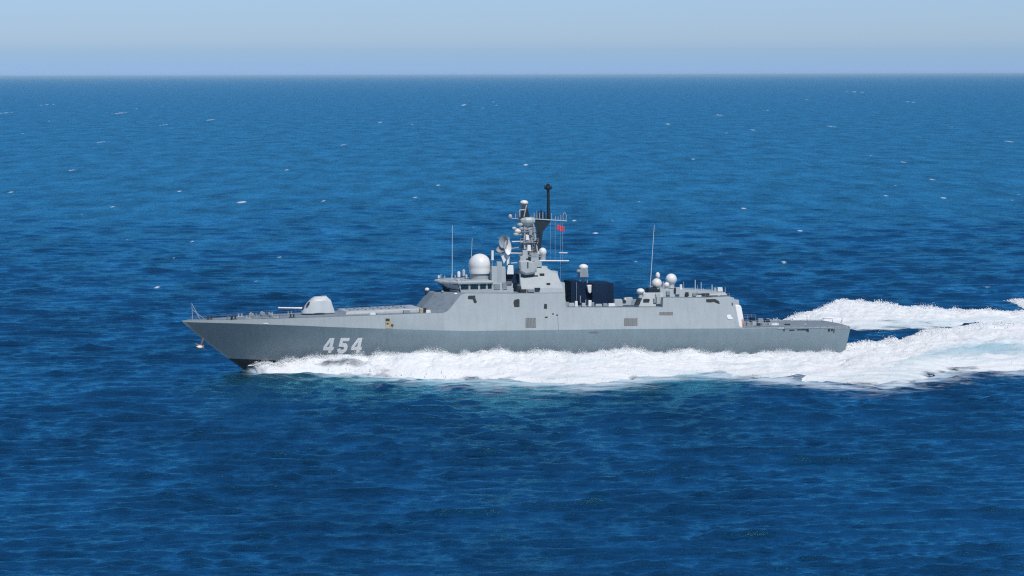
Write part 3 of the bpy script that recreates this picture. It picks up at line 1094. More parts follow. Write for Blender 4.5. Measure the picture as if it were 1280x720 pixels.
# ------------------------------------------------------------------ main mast
d_ = MB()
zt_ = q(662, 331, 0)[1]
zb2 = q(680, 384, 5)[1]-0.5
xl, xr = q(651, 366, 5)[0], q(706, 380, 5)[0]
xlt, xrt = q(655, 333, 1)[0], q(675.5, 333, 1)[0]
d_.loft([[Vector((xr-0.1, -6.6, zb2)), Vector((xl, -6.6, zb2)), Vector((xl, 6.6, zb2)), Vector((xr-0.1, 6.6, zb2))],
         [Vector((xr+.5, -5.2, q(704, 360, 5)[1])), Vector((xl-.1, -5.2, q(704, 360, 5)[1])), Vector((xl-.1, 5.2, q(704, 360, 5)[1])), Vector((xr+.5, 5.2, q(704, 360, 5)[1]))],
         [Vector((q(695, 342, 2)[0], -3.0, q(695, 342, 2)[1])), Vector((xl-.4, -3.0, q(695, 342, 2)[1])), Vector((xl-.4, 3.0, q(695, 342, 2)[1])), Vector((q(695, 342, 2)[0], 3.0, q(695, 342, 2)[1]))],
         [Vector((xrt, -1.4, zt_)), Vector((xlt, -1.4, zt_)), Vector((xlt, 1.4, zt_)), Vector((xrt, 1.4, zt_))]])
mast = d_.build('mast_tower', M['grey'], ship)
# fittings of the tower
for a, b_, w_, h_, v_, mk in ((677.6, 344.6, .9, .8, 3.2, 'dark'), (685.6, 355, .7, .3, 4.7, 'dark'), (672, 361.6, 1.0, .5, 5.6, 'dark'), (654, 364.6, 1.3, .9, 5.4, 'dark'), (664, 363.5, 1.4, .5, 5.7, 'steel')):
    c = pt(a, b_, v_)
    MB().box(c.x-w_/2, c.x+w_/2, v_-1.2, v_+.12, c.z-h_/2, c.z+h_/2).build('tower_opening', M[mk], mast)
# step boxes on the tower's after edge
for a, b_, sx, sz, v_ in ((693, 342.6, 1.6, 1.0, 1.5), (703.5, 362, 1.0, 2.6, 4.6), (682, 338, 1.0, 1.6, 1.2)):
    c = pt(a, b_, v_)
    MB().box(c.x-sx/2, c.x+sx/2, -v_, v_, c.z-sz/2, c.z+sz/2, .1, .1).build('tower_step', M['lgrey'], mast)
# gun-and-missile mount on its forward platform
d_ = MB()
c = pt(660, 349, 4.0)
d_.box(q(673, 350, 4)[0], q(649.5, 350, 4)[0], 2.2, 4.8, q(660, 357.5, 4)[1], q(660, 356, 4)[1], .1, .1)
d_.tube(pt(650, 342, 4.6), pt(650.5, 356, 4.6), .10)
d_.tube(pt(650.5, 355.5, 4.6), pt(654, 358.5, 4.6), .14)
d_.tube(pt(654, 358.5, 4.6), pt(672, 359.5, 4.6), .14)
d_.build('mount_platform', M['lgrey'], mast)
MB().box(q(672, 348, 3)[0], q(651.5, 348, 3)[0], 1.5, 3.4, q(660, 356, 3.4)[1], q(660, 344.4, 3.4)[1]).build('mount_recess', M['dark'], mast)
d_ = MB()
secs = [[pt(a, b_, v_) for a, b_ in ((648.4, 326), (650, 340.6), (657, 344.2), (669, 342), (670.4, 336), (667.6, 328), (660, 325.4))] for v_ in (1.6, 3.9, 4.3)]
for p_ in secs[2]:
    p_.x = c.x+(p_.x-c.x)*.8
    p_.z = secs[1][0].z-.9+(p_.z-secs[1][0].z+.9)*.8
d_.loft(secs)
mt = d_.build('weapon_mount', M['lgrey'], mast, bevel=.1)
MB().box(q(660.6, 331, 4.3)[0], q(659.2, 331, 4.3)[0], 4.2, 4.36, q(660, 335.4, 4.3)[1], q(660, 327.8, 4.3)[1]).build('mount_slot', M['dark'], mt)
for a, b_ in ((652, 331.6), (654.4, 334), (651.2, 334.6)):
    c = pt(a, b_, 4.0)
    MB().ball(c, .28, 1.4, .5, .6, 10).build('mount_fitting', M['tan'], mt, smooth=60)
# lattice tower
z1 = q(660, 277, 0)[1]
legs_b = [(q(655, 333, 1)[0], 1.25), (q(674, 333, 1)[0], 1.25), (q(674, 333, 1)[0], -1.25), (q(655, 333, 1)[0], -1.25)]
legs_t = [(q(656.4, 278, .8)[0], .8), (q(666.5, 278, .8)[0], .8), (q(666.5, 278, .8)[0], -.8), (q(656.4, 278, .8)[0], -.8)]
lt = MB()
for (a, b_), (c_, e_) in zip(legs_b, legs_t):
    lt.tube((a, b_, zt_-.2), (c_, e_, z1), .20, .16, 8)
for k in range(6):
    f0, f1 = k/6, (k+1)/6
    for i in range(4):
        j = (i+1) % 4
        P0 = lambda i_, f_: Vector((legs_b[i_][0]+(legs_t[i_][0]-legs_b[i_][0])*f_, legs_b[i_][1]+(legs_t[i_][1]-legs_b[i_][1])*f_, zt_+(z1-zt_)*f_))
        lt.tube(P0(i, f0), P0(j, f1), .075, n_=6)
        lt.tube(P0(i, f1), P0(j, f1), .085, n_=6)
lt.build('lattice', M['lgrey'], mast)
d_ = MB()
for a, b0_, b1_, w_, v_ in ((660, 331, 305, .55, 0), (664, 318, 300, .5, .4), (657.5, 306, 280, .4, .3), (662.5, 298, 284, .45, .5)):
    A, B_ = pt(a, b0_, v_), pt(a, b1_, v_)
    d_.box(A.x-w_, A.x+w_, v_-w_, v_+w_, A.z, B_.z, .08, .08)
d_.build('mast_trunk', M['lgrey'], mast)
# equipment boxes caught in the lattice
for a, b_, sx, sz, v_, mk in ((656, 318, 1.1, 1.6, 1.5, 'lgrey'), (668, 322, 1.6, 1.6, 1.4, 'grey'), (661, 310, .8, 1.2, 1.3, 'white'), (672, 330, 1.6, 1.2, 1.6, 'grey'), (653.5, 325.5, 1.3, 1.8, 1.8, 'lgrey'), (667, 333, 1.2, 1.6, 2.4, 'grey'),
                              (663, 291, .7, .9, 1.0, 'steel'), (659, 297, .7, 1.0, 1.2, 'white'), (668.5, 313, .6, .8, 1.0, 'dark'), (665, 305, .7, .7, 1.0, 'dark'), (655, 301, .5, .9, 1.0, 'steel')):
    c = pt(a, b_, v_)
    MB().box(c.x-sx/2, c.x+sx/2, v_-.6, v_+.5, c.z-sz/2, c.z+sz/2, .08, .08).build('mast_cabinet', M[mk], mast, bevel=.05)
rnd = random.Random(5)
for k in range(26):                                  # lamps, junction boxes and small aerials crowding the tower
    a, b_ = rnd.uniform(651, 676), rnd.uniform(283, 336)
    v_ = rnd.choice((-.6, .6, 1.3, 1.7))
    c = pt(a, b_, v_)
    sx, sz = rnd.uniform(.2, .6), rnd.uniform(.25, .8)
    d_ = MB()
    d_.box(c.x-sx/2, c.x+sx/2, v_-.25, v_+.25, c.z-sz/2, c.z+sz/2, .03, .03)
    d_.tube(c, Vector((q(662, b_, 0)[0], .3, c.z-.1)), .05, n_=5)
    d_.build('mast_fitting', M[rnd.choice(['dark', 'steel', 'lgrey', 'white', 'mastblk', 'steel'])], mast)
for b_, x0, x1, v_ in ((303.5, 651, 673, 1.5), (321, 650, 676, 1.9), (290, 653, 670, 1.2)):
    A, B_ = pt(x0, b_, v_), pt(x1, b_, v_)
    MB().box(B_.x, A.x, -v_, v_, A.z-.08, A.z+.06).build('mast_walkway', M['steel'], mast)
    rail('guard_rail', [(A.x, v_, A.z), (B_.x, v_, A.z)], .8, M['lgrey'], mast, 1.0, .03, 2)
d_ = MB()
for k in (0, .45):
    d_.tube(pt(670, 333, 1.9)+Vector((k, 0, 0)), pt(667, 279, 1.0)+Vector((k, 0, 0)), .035, n_=5)
for k in range(18):
    f_ = k/18
    c = pt(670, 333, 1.9)*(1-f_)+pt(667, 279, 1.0)*f_
    d_.tube(c, c+Vector((.45, 0, 0)), .03, n_=4)
d_.build('mast_ladder', M['steel'], mast)
# top platform with the fire-control head
d_ = MB()
c = pt(659, 277, 0)
d_.lathe(c, [(1.0, -.9), (1.7, -.1), (1.75, .35), (1.5, .75), (1.0, .9)], 10)
plat = d_.build('mast_platform', M['lgrey'], mast)
d_ = MB()
d_.loft([[pt(650.6, 271.5, v_) for v_ in (-.9, .9)]+[pt(662.8, 271.5, v_) for v_ in (.9, -.9)],
         [pt(652, 262, v_) for v_ in (-.9, .9)]+[pt(660.6, 262, v_) for v_ in (.9, -.9)],
         [pt(652.6, 255, v_) for v_ in (-.6, .6)]+[pt(659.4, 255, v_) for v_ in (.6, -.6)]])
fc = d_.build('director', M['mastblk'], mast)
d_ = MB()
c = pt(655.6, 253.4, 0)
d_.ball(c, .82, 1, .9, .62, 16)
d_.build('director_cap', M['white'], fc, smooth=60)
d_ = MB()
d_.tube(pt(655.4, 271, .95), pt(658.6, 256, .75), .11)
d_.tube(pt(649.6, 262.6, .9), pt(656.6, 262.4, .9), .11)
d_.tube(pt(650.2, 271, .95), pt(649.8, 263, .9), .11)
d_.build('director_bracket', M['lgrey'], fc)
# left outrigger with small aerials
d_ = MB()
d_.tube(pt(637, 272.5, .3), pt(650, 274, .3), .07)
for a, b0_, b1_ in ((638, 273.5, 268.5), (645, 273.6, 267), (648, 274, 266)):
    d_.tube(pt(a, b0_, .3), pt(a, b1_, .3), .08)
d_.ball(pt(638.2, 270.5, .3), .38, 1, 1, 1.2, 12)
d_.build('outrigger', M['lgrey'], mast)
# small lobed sensors under the platform
for a, b_, r_, mk in ((643, 285.4, .38, 'lgrey'), (647.6, 289, .55, 'cream'), (652, 286, .45, 'dish'), (645.6, 293, .5, 'grey'), (650.4, 281, .5, 'grey')):
    c = pt(a, b_, .8)
    d_ = MB()
    d_.ball(c, r_, 1.25, .9, .8, 14)
    d_.tube(c, Vector((legs_t[0][0], .7, c.z-.2)), .09)
    d_.build('sensor', M[mk], mast, smooth=60)
# yards
for (a0, b0_), (a1, b1_), v_, r_ in (((619.5, 316.2), (655, 316.6), 1.2, .13), ((640, 302), (668, 301.6), 1.2, .10), ((667, 326), (711.4, 326.4), 1.2, .15), ((655, 304.4), (672, 304.4), .8, .1), ((639, 329), (650, 328.4), .8, .09)):
    MB().tube(pt(a0, b0_, v_), pt(a1, b1_, v_), r_, r_*.75, 8).build('yard', M['white'], mast)
MB().tube(pt(699, 316.4, -5.5), pt(709.4, 316.6, -5.5), .11).build('yard', M['white'], mast)
# radar dishes on the left of the mast
def dish(a, b_, v_, rx, rz, ax, mk, parent, name='radar_dish', dep=0.5):
    c = pt(a, b_, v_)
    ax = Vector(ax).normalized()
    up = Vector((0, 0, 1))
    u = up.cross(ax).normalized()
    w = ax.cross(u)
    rings = []
    for f_, dz in ((0.02, -dep*1.0), (.5, -dep*.75), (.85, -dep*.3), (1.0, 0), (1.0, .06), (.84, -dep*.3+.1), (.5, -dep*.75+.1), (.02, -dep+.1)):
        rings.append([c+u*rx*f_*math.cos(t)+w*rz*f_*math.sin(t)+ax*dz for t in [2*math.pi*k/28 for k in range(28)]])
    d = MB()
    d.loft(rings)
    d.tube(c-ax*dep, c-ax*(dep+1.0), .22, .3)
    return d.build(name, M[mk], parent, smooth=50)


dish(629.8, 302, 2.4, 0.95, 1.3, (.7, 1, .05), 'dish', mast)
dish(626.4, 311.5, 2.2, .9, .75, (.6, 1, .6), 'steel', mast)
dish(635, 309, 2.6, .75, 1.5, (-.2, 1, .1), 'white', mast)
d_ = MB()
d_.prism([pt(a, b_, 2.2) for a, b_ in ((626.2, 318), (632, 318), (632.6, 325), (630, 329.6))], (0, -.5, 0))
d_.prism([pt(a, b_, 2.0) for a, b_ in ((633.4, 318), (637.2, 320), (636, 329), (633.8, 332))], (0, -.5, 0))
d_.build('radar_panel', M['white'], mast)
d_ = MB()
d_.box(q(637, 305, .5)[0], q(634, 305, .5)[0], -.4, .9, q(635, 330, .5)[1], q(635, 297, .5)[1])
d_.tube(pt(635, 345, .5), pt(635, 296, .5), .22)
d_.tube(pt(640, 345, .5), pt(634, 330, .5), .2)
d_.tube(pt(627, 312, 1.0), pt(655, 309, .6), .14)
d_.build('radar_post', M['steel'], mast)
d_ = MB()
d_.hexa([pt(633.6, 343, v_) for v_ in (1.2, 3.2)]+[pt(642.2, 343, v_) for v_ in (3.2, 1.2)], [pt(635, 331.6, v_) for v_ in (1.4, 3)]+[pt(641.8, 331.6, v_) for v_ in (3, 1.4)])
d_.build('radar_cabinet', M['white'], mast, bevel=.08)
d_ = MB()
d_.box(q(651, 350, 2)[0], q(628, 350, 2)[0], -2.4, 2.6, zr-.6, q(640, 343.2, 2.6)[1], .3, .3)
d_.build('radar_house', M['navy'], mast)  # navy stands for the shade in the recess between bridge and tower
MB().box(q(617, 319, 2)[0], q(614.4, 319, 2)[0], 1.8, 2.2, q(615, 325, 2)[1], q(615, 313, 2)[1]).build('aerial_panel', M['white'], mast)
d_ = MB()
d_.tube(pt(615.5, 349, 2), pt(615.5, 324, 2), .08)
d_.build('panel_post', M['steel'], mast)
for a, b_, w_, h_, mk in ((618, 340, 1.3, 2.2, 'lgrey'), (624, 336, 1.2, 2.8, 'grey'), (621, 346, 1.6, 1.2, 'lgrey'), (629, 341, 1.0, 2.4, 'lgrey')):
    c = pt(a, b_, 2.8)
    zlo = zr-.55
    MB().box(c.x-w_/2, c.x+w_/2, 2.0, 3.2, zlo, c.z+h_/2, .1, .1).build('roof_cabinet', M[mk], mast, bevel=.05)
# small radome aft on a bracket
c = pt(678.4, 315, .6)
d_ = MB()
d_.ball(c, .80, 1, 1, 1.05, 20)
d_.build('mast_radome', M['white'], mast, smooth=60)
d_ = MB()
d_.lathe(c-Vector((0, 0, 1.75)), [(.75, 0), (.62, .15), (.62, .9), (.72, 1.2)], 16)
d_.build('mast_radome_stand', M['lgrey'], mast, smooth=40)

# black after pole mast
d_ = MB()
vv_ = (-.9, .6)
d_.loft([[pt(668, 330, vv_[0]), pt(677, 330, vv_[0]), pt(677, 330, vv_[1]), pt(668, 330, vv_[1])],
         [pt(671, 308, vv_[0]), pt(676.8, 308, vv_[0]), pt(676.8, 308, vv_[1]), pt(671, 308, vv_[1])],
         [pt(671, 290, vv_[0]), pt(679, 290, vv_[0]), pt(679, 290, vv_[1]), pt(671, 290, vv_[1])],
         [pt(668, 278, vv_[0]), pt(689, 277, vv_[0]), pt(689, 277, vv_[1]), pt(668, 278, vv_[1])],
         [pt(666, 273.4, vv_[0]), pt(689, 273.4, vv_[0]), pt(689, 273.4, vv_[1]), pt(666, 273.4, vv_[1])]])
pm_ = d_.build('pole_mast', M['mastblk'], ship)
d_ = MB()
A, B_ = pt(686.2, 275, -.1), pt(685.8, 236, -.1)
d_.tube(A, B_, .36, .27, 10)
d_.tube(B_, pt(685.8, 227.6, -.1), .08, .05, 6)
d_.lathe(B_+Vector((0, 0, -.3)), [(.3, 0), (.75, .35), (.75, .6), (.35, .9), (.35, 1.2)], 12)
for a in (681.4, 683.4, 688.2, 690.4):
    d_.tube(pt(a, 237.5, -.1), pt(a, 231.6, -.1), .07, .05, 5)
d_.tube(pt(681, 235.6, -.1), pt(691, 235.6, -.1), .08)
d_.build('pole_head', M['mastblk'], pm_)
d_ = MB()
d_.tube(pt(664, 273.6, .7), pt(709, 276.6, .7), .10)
for a, b0_, b1_ in ((668, 273, 266), (671.6, 273.4, 263.6), (675, 273.6, 266), (679, 274, 265), (690, 275, 266.6), (694.6, 275, 270), (698, 276, 270.6), (701.4, 276, 269)):
    d_.tube(pt(a, b0_, .7), pt(a, b1_, .7), .085, .06, 5)
for k in range(10):
    t0_, t1_ = 2*math.pi*k/10, 2*math.pi*(k+1)/10
    c = pt(706.2, 271.6, .7)
    d_.tube(c+Vector((.36*math.cos(t0_), 0, .85*math.sin(t0_))), c+Vector((.36*math.cos(t1_), 0, .85*math.sin(t1_))), .06, n_=5)
d_.build('aerial_yard', M['lgrey'], pm_)
d_ = MB()
for a, b0_, b1_ in ((672.6, 274, 264), (677, 274, 263), (681, 274, 265.6)):
    d_.tube(pt(a, b0_, -.3), pt(a, b1_, -.3), .2, .16, 6)
d_.build('aerial_stub', M['mastblk'], pm_)
d_ = MB()
for a0, b0_, a1, b1_, v_ in ((688, 326, 688.4, 277, 1), (694, 326, 694.4, 277, 1), (700.6, 356, 700.8, 277, .5), (703.6, 326, 703.2, 277, .5)):
    d_.tube(pt(a0, b0_, v_), pt(a1, b1_, v_), .022, n_=4)
d_.build('halyard', M['lgrey'], pm_)

# ------------------------------------------------------------------ funnel block amidships
zt2 = q(755, 354, 2)[1]
zb3 = 11.0
d_ = MB()
d_.box(q(767.6, 370, 3)[0], q(740, 370, 3)[0], -3.2, 3.2, zb3, q(755, 354.6, 3)[1], .12, .3)
fun = d_.build('funnel', M['navy'], ship, bevel=.05)
d_ = MB()
d_.box(q(725, 370, 2)[0], q(712.5, 370, 2)[0], -2.8, 2.6, zb3, q(718, 351.6, 2)[1], .05, .1)
d_.build('exhaust_stack', M['navy'], fun, bevel=.04)
d_ = MB()
d_.box(q(740.5, 370, 2)[0], q(724, 370, 2)[0], -2.6, 1.6, zb3, q(730, 354.9, 2)[1], .05, .1)
d_.build('funnel_casing', M['navy'], fun)
d_ = MB()
d_.prism([pt(a, b_, 2.4) for a, b_ in ((734, 357), (741.4, 356.6), (740.6, 365), (737.6, 367.6), (735.4, 365.4))], (0, -.8, 0))
d_.build('funnel_cowl', M['white'], fun, bevel=.12)
d_ = MB()
for a, b0_, b1_ in ((725.4, 379, 370), (732, 380, 375)):
    d_.tube(pt(a, b0_, 3.4), pt(a, b1_, 3.4), .12)
d_.tube(pt(720.4, 378, 2.8), pt(720.4, 353, 2.8), .06)
d_.build('funnel_pipe', M['steel'], fun)
# fire-control radar on its post
d_ = MB()
cfc = pt(729.4, 336, .5)
d_.ball(cfc+Vector((0, 0, .25)), .85, 1.1, 1, .75, 18)
fr = d_.build('fire_control_radar', M['white'], ship, smooth=60)
d_ = MB()
d_.box(cfc.x-.85, cfc.x+.95, -.3, 1.3, cfc.z-1.7, cfc.z-.1, .12, .12)
d_.build('radar_body', M['steel'], fr, bevel=.06)
d_ = MB()
d_.ball(pt(723.4, 339.6, .9), .5, 1, .9, .8, 12)
d_.build('radar_sight', M['steel'], fr, smooth=60)
d_ = MB()
d_.tube(pt(725, 344, .8), pt(725, 358, .8), .09)
d_.tube(pt(734, 344, .8), pt(734, 358, .8), .09)
d_.tube((cfc.x, .2, cfc.z-1.5), (cfc.x, .2, zt2-1.0), .16, .2)
d_.build('radar_leg', M['lgrey'], fr)

# deck clutter along the waist
zw = prof[10][1]
small_boxes([(708.5, 383.5, 6, .8, .8, .9, 'steel'), (714, 383.5, 6.2, 1.2, .8, .7, 'lgrey'), (720, 383.8, 6.4, .6, .6, 1.1, 'white'), (729, 383.6, 6.4, .8, .8, .7, 'lgrey'), (737, 383.4, 6, .7, .7, 1.2, 'white'), (741, 383.4, 6.4, .5, .5, .8, 'steel'),
             (748, 383.6, 6.4, 1.4, .6, .5, 'lgrey'), (756, 383.6, 6.2, 1.0, .8, .6, 'steel'), (764, 383.6, 6.4, 1.4, .8, .6, 'white'), (772, 383.4, 5, 1.8, 1.2, 1.4, 'lgrey'), (778, 381.8, 4.6, 2.6, 1.6, .9, 'grey'), (786, 381.8, 4.6, 1.4, 1.2, 1.5, 'lgrey'),
             (783, 376.6, 4.6, 1.1, .8, .6, 'white'), (780, 378.6, 5.2, .7, .7, .5, 'dark'), (793, 382, 4.6, 1.8, 1.4, 1.1, 'steel'), (797.6, 380, 5.6, .6, .6, 1.1, 'dark'), (796.6, 381.2, 5.8, 1.0, .6, .5, 'dark')], 'deck_locker', ship)
d_ = MB()
d_.hexa([pt(798, 384, v_) for v_ in (-4, 5.6)]+[pt(829, 384, v_) for v_ in (5.6, -4)], [pt(806, 366.5, v_) for v_ in (-3.6, 4.4)]+[pt(829, 366.5, v_) for v_ in (4.4, -3.6)])
ah = d_.build('after_house', M['grey'], ship, bevel=.06)
small_boxes([(824, 381, 5.6, 1.3, .6, 1.5, 'lgrey'), (819, 379.6, 5.3, .9, .5, .9, 'steel'), (808, 377, 5.3, 1.3, .5, .4, 'dark'), (822, 374, 5.0, 1.0, .5, 1.0, 'lgrey')], 'locker', ah)
MB().box(q(821.4, 364, 4)[0], q(810.6, 364, 4)[0], 2.4, 4.2, q(815, 367, 4)[1], q(815, 361, 4)[1]).build('dark_cabinet', M['mastblk'], ah, bevel=.05)


def dome(a, b_, v_, r_, foot_py, mk, name='satellite_dome', sz=1.0):
    c = pt(a, b_, v_)
    zf = q(a, foot_py, v_)[1]
    d = MB()
    prof__ = [(r_*math.cos(t), sz*r_*math.sin(t)) for t in [R(x_) for x_ in (-52, -40, -25, -10, 0, 10, 25, 40, 55, 68, 80, 90)]]
    d.lathe(c, prof__, 28)
    o = d.build(name, M[mk], ship, smooth=60)
    d = MB()
    d.lathe((c.x, v_, zf), [(r_*.62, 0), (r_*.56, .1), (r_*.60, c.z-sz*r_*.78-zf)], 18)
    d.build('dome_pedestal', M['lgrey'], o, smooth=40)
    return o


dome(821, 355.2, 3.0, 1.02, 362, 'cream')
dome(839, 350, 2.0, 1.12, 360.4, 'white')
dome(833.2, 357.2, 3.6, .56, 361.5, 'white')
dome(822.2, 345.4, 1.0, .46, 361, 'white', sz=1.5)
o_ = dome(800.6, 365, 3.4, .82, 373, 'white', sz=.75)
d_ = MB()
c = pt(804.4, 368.2, 3.4)
d_.ball(c, .5, 1, 1, .8, 14)
d_.build('dome_motor', M['cream'], o_, smooth=60)
MB().tube(pt(829, 353, 2), pt(829, 361, 2), .14, .2).build('dome_mast', M['lgrey'], ship)

# deckhouse on the hangar roof
x0, x1 = q(910, 366, 3.5)[0], q(824, 366, 3.5)[0]
d_ = MB()
zh = q(870, 372.5, 3.5)[1]-.2
d_.hexa([(x0, -4.6, zh), (x1, -4.6, zh), (x1, 4.6, zh), (x0, 4.6, zh)], [(x0+.8, -4, q(900, 366.6, 3.5)[1]), (x1, -4, q(826, 361.2, 3.5)[1]), (x1, 4, q(826, 361.2, 3.5)[1]), (x0+.8, 4, q(900, 366.6, 3.5)[1])])
rh = d_.build('roof_house', M['grey'], ship, bevel=.05)
small_boxes([(835, 370, 4.5, .8, .5, .8, 'steel'), (847, 369, 4.5, .9, .5, 1.4, 'lgrey'), (858.6, 371.4, 4.7, .7, .5, .8, 'dark'), (868, 371, 4.6, .8, .5, .6, 'steel'), (882, 370, 4.5, 1.6, .5, .4, 'dark'), (890, 372, 5.2, 2.8, .6, .25, 'dark'), (905, 372, 5.5, 2.0, .6, .25, 'dark'),
             (845, 366, 4.4, .8, .5, .8, 'dark'), (875, 368, 4.3, 1.4, .4, .5, 'lgrey'), (899.5, 365.5, 3, 1.1, .9, .8, 'white'), (851, 363, 3.4, .5, .5, 1.0, 'white'), (893.6, 366.5, 3.2, .5, .5, .9, 'lgrey')], 'roof_locker', rh)
d_ = MB()
for a, b0_, b1_, r_ in ((851, 364, 356.6, .12), (854.6, 364, 353, .05), (869, 365, 351, .12), (876.4, 366, 353.6, .10), (879, 366, 361, .06), (890, 366.6, 357, .13), (906.4, 367, 360, .06), (872, 366, 358, .05)):
    d_.tube(pt(a, b0_, 3.2), pt(a, b1_, 3.2), r_, r_*.7, 6)
d_.build('roof_aerial', M['whip'], rh)
rail('guard_rail', [(q(862, 373, 6.6)[0], 6.6, zh+.2), (q(912, 372, 6.6)[0], 6.6, zh+.2)], 0.85, M['lgrey'], rh, 1.5, 0.02, 2)

# ------------------------------------------------------------------ flag on the halyard
NU, NV = 26, 12
fl = np.zeros((NU, NV, 3))
c0 = pt(696.4, 281.6, .4)
for i in range(NU):
    for j in range(NV):
        u_, v_ = i/(NU-1), j/(NV-1)
        off = Vector((-u_*1.45, .28*math.sin(u_*7+v_*1.3)*(.3+u_), -v_*1.05-.22*u_+.09*math.sin(u_*6)))
        w_ = c0+off
        fl[i, j] = (w_.x, w_.y, w_.z)
flag = mesh_grid('flag', fl, NU, NV, [M['red']])
flag.modifiers.new('thick', 'SOLIDIFY').thickness = 0.02
flag.location = SHIP
flag.rotation_euler = (0, 0, math.pi+YAW)
tag(flag, 'small red flag flying from the halyard abaft the black pole mast', 'flag')

# ------------------------------------------------------------------ broken water
m, n, l, b = new_mat('foam')
b.inputs['Base Color'].default_value = (0.80, 0.82, 0.83, 1)
b.inputs['Roughness'].default_value = 0.9
b.inputs['Specular IOR Level'].default_value = 0.1
at = n.new('ShaderNodeAttribute')
at.attribute_name = 'cover'
th_ = n.new('ShaderNodeAttribute')
th_.attribute_name = 'thin'
tc = n.new('ShaderNodeTexCoord')
mpf = n.new('ShaderNodeMapping')
mpf.inputs['Scale'].default_value = (0.30, 0.75, 0.75)
l.new(tc.outputs['Object'], mpf.inputs['Vector'])
nz = n.new('ShaderNodeTexNoise')
nz.inputs['Scale'].default_value = 0.8
nz.inputs['Detail'].default_value = 9
nz.inputs['Roughness'].default_value = 0.72
l.new(mpf.outputs[0], nz.inputs['Vector'])
ad = n.new('ShaderNodeMath')
ad.operation = 'ADD'
l.new(at.outputs['Fac'], ad.inputs[0])
l.new(nz.outputs['Fac'], ad.inputs[1])
mr = n.new('ShaderNodeMapRange')
mr.inputs['From Min'].default_value = 0.78
mr.inputs['From Max'].default_value = 1.16
l.new(ad.outputs[0], mr.inputs['Value'])
# streaks of thinner, greener foam drawn out along the track
mps = n.new('ShaderNodeMapping')
mps.inputs['Scale'].default_value = (0.05, 0.30, 0.30)
l.new(tc.outputs['Object'], mps.inputs['Vector'])
ns = n.new('ShaderNodeTexNoise')
ns.inputs['Scale'].default_value = 1.0
ns.inputs['Detail'].default_value = 8
ns.inputs['Roughness'].default_value = 0.7
ns.inputs['Distortion'].default_value = 0.8
l.new(mps.outputs[0], ns.inputs['Vector'])
ts = n.new('ShaderNodeMath')
ts.operation = 'MULTIPLY_ADD'
ts.inputs[1].default_value = 0.42
l.new(th_.outputs['Fac'], ts.inputs[0])
l.new(ns.outputs['Fac'], ts.inputs[2])
rs = n.new('ShaderNodeMapRange')
rs.inputs['From Min'].default_value = 0.50
rs.inputs['From Max'].default_value = 0.95
l.new(ts.outputs[0], rs.inputs['Value'])
fc_ = n.new('ShaderNodeMixRGB')
fc_.inputs['Color1'].default_value = (0.83, 0.84, 0.84, 1)
fc_.inputs['Color2'].default_value = (0.38, 0.56, 0.63, 1)
l.new(rs.outputs[0], fc_.inputs['Fac'])
l.new(fc_.outputs[0], b.inputs['Base Color'])
tr, _ = water_shader(n, l)
mix = n.new('ShaderNodeMixShader')
l.new(mr.outputs[0], mix.inputs['Fac'])
l.new(tr.outputs[0], mix.inputs[1])
l.new(b.outputs[0], mix.inputs[2])
l.new(mix.outputs[0], n['Material Output'].inputs['Surface'])
n3 = n.new('ShaderNodeTexNoise')
n3.inputs['Scale'].default_value = 1.6
n3.inputs['Detail'].default_value = 6
n3.inputs['Roughness'].default_value = 0.65
l.new(tc.outputs['Object'], n3.inputs['Vector'])
bp = n.new('ShaderNodeBump')
bp.inputs['Strength'].default_value = 0.6
bp.inputs['Distance'].default_value = 0.35
l.new(n3.outputs['Fac'], bp.inputs['Height'])
l.new(bp.outputs[0], b.inputs['Normal'])
M['foam'] = m


def ship_w(p_):
    return SHIP+HX*p_.x+PX*p_.y+Vector((0, 0, p_.z))


def resample(pts, n_):
    pts = np.array([tuple(p_) for p_ in pts])
    d = np.concatenate([[0], np.cumsum(np.hypot(np.diff(pts[:, 0]), np.diff(pts[:, 1])))])
    t = np.linspace(0, d[-1], n_)
    return np.stack([np.interp(t, d, pts[:, k]) for k in range(3)], 1)


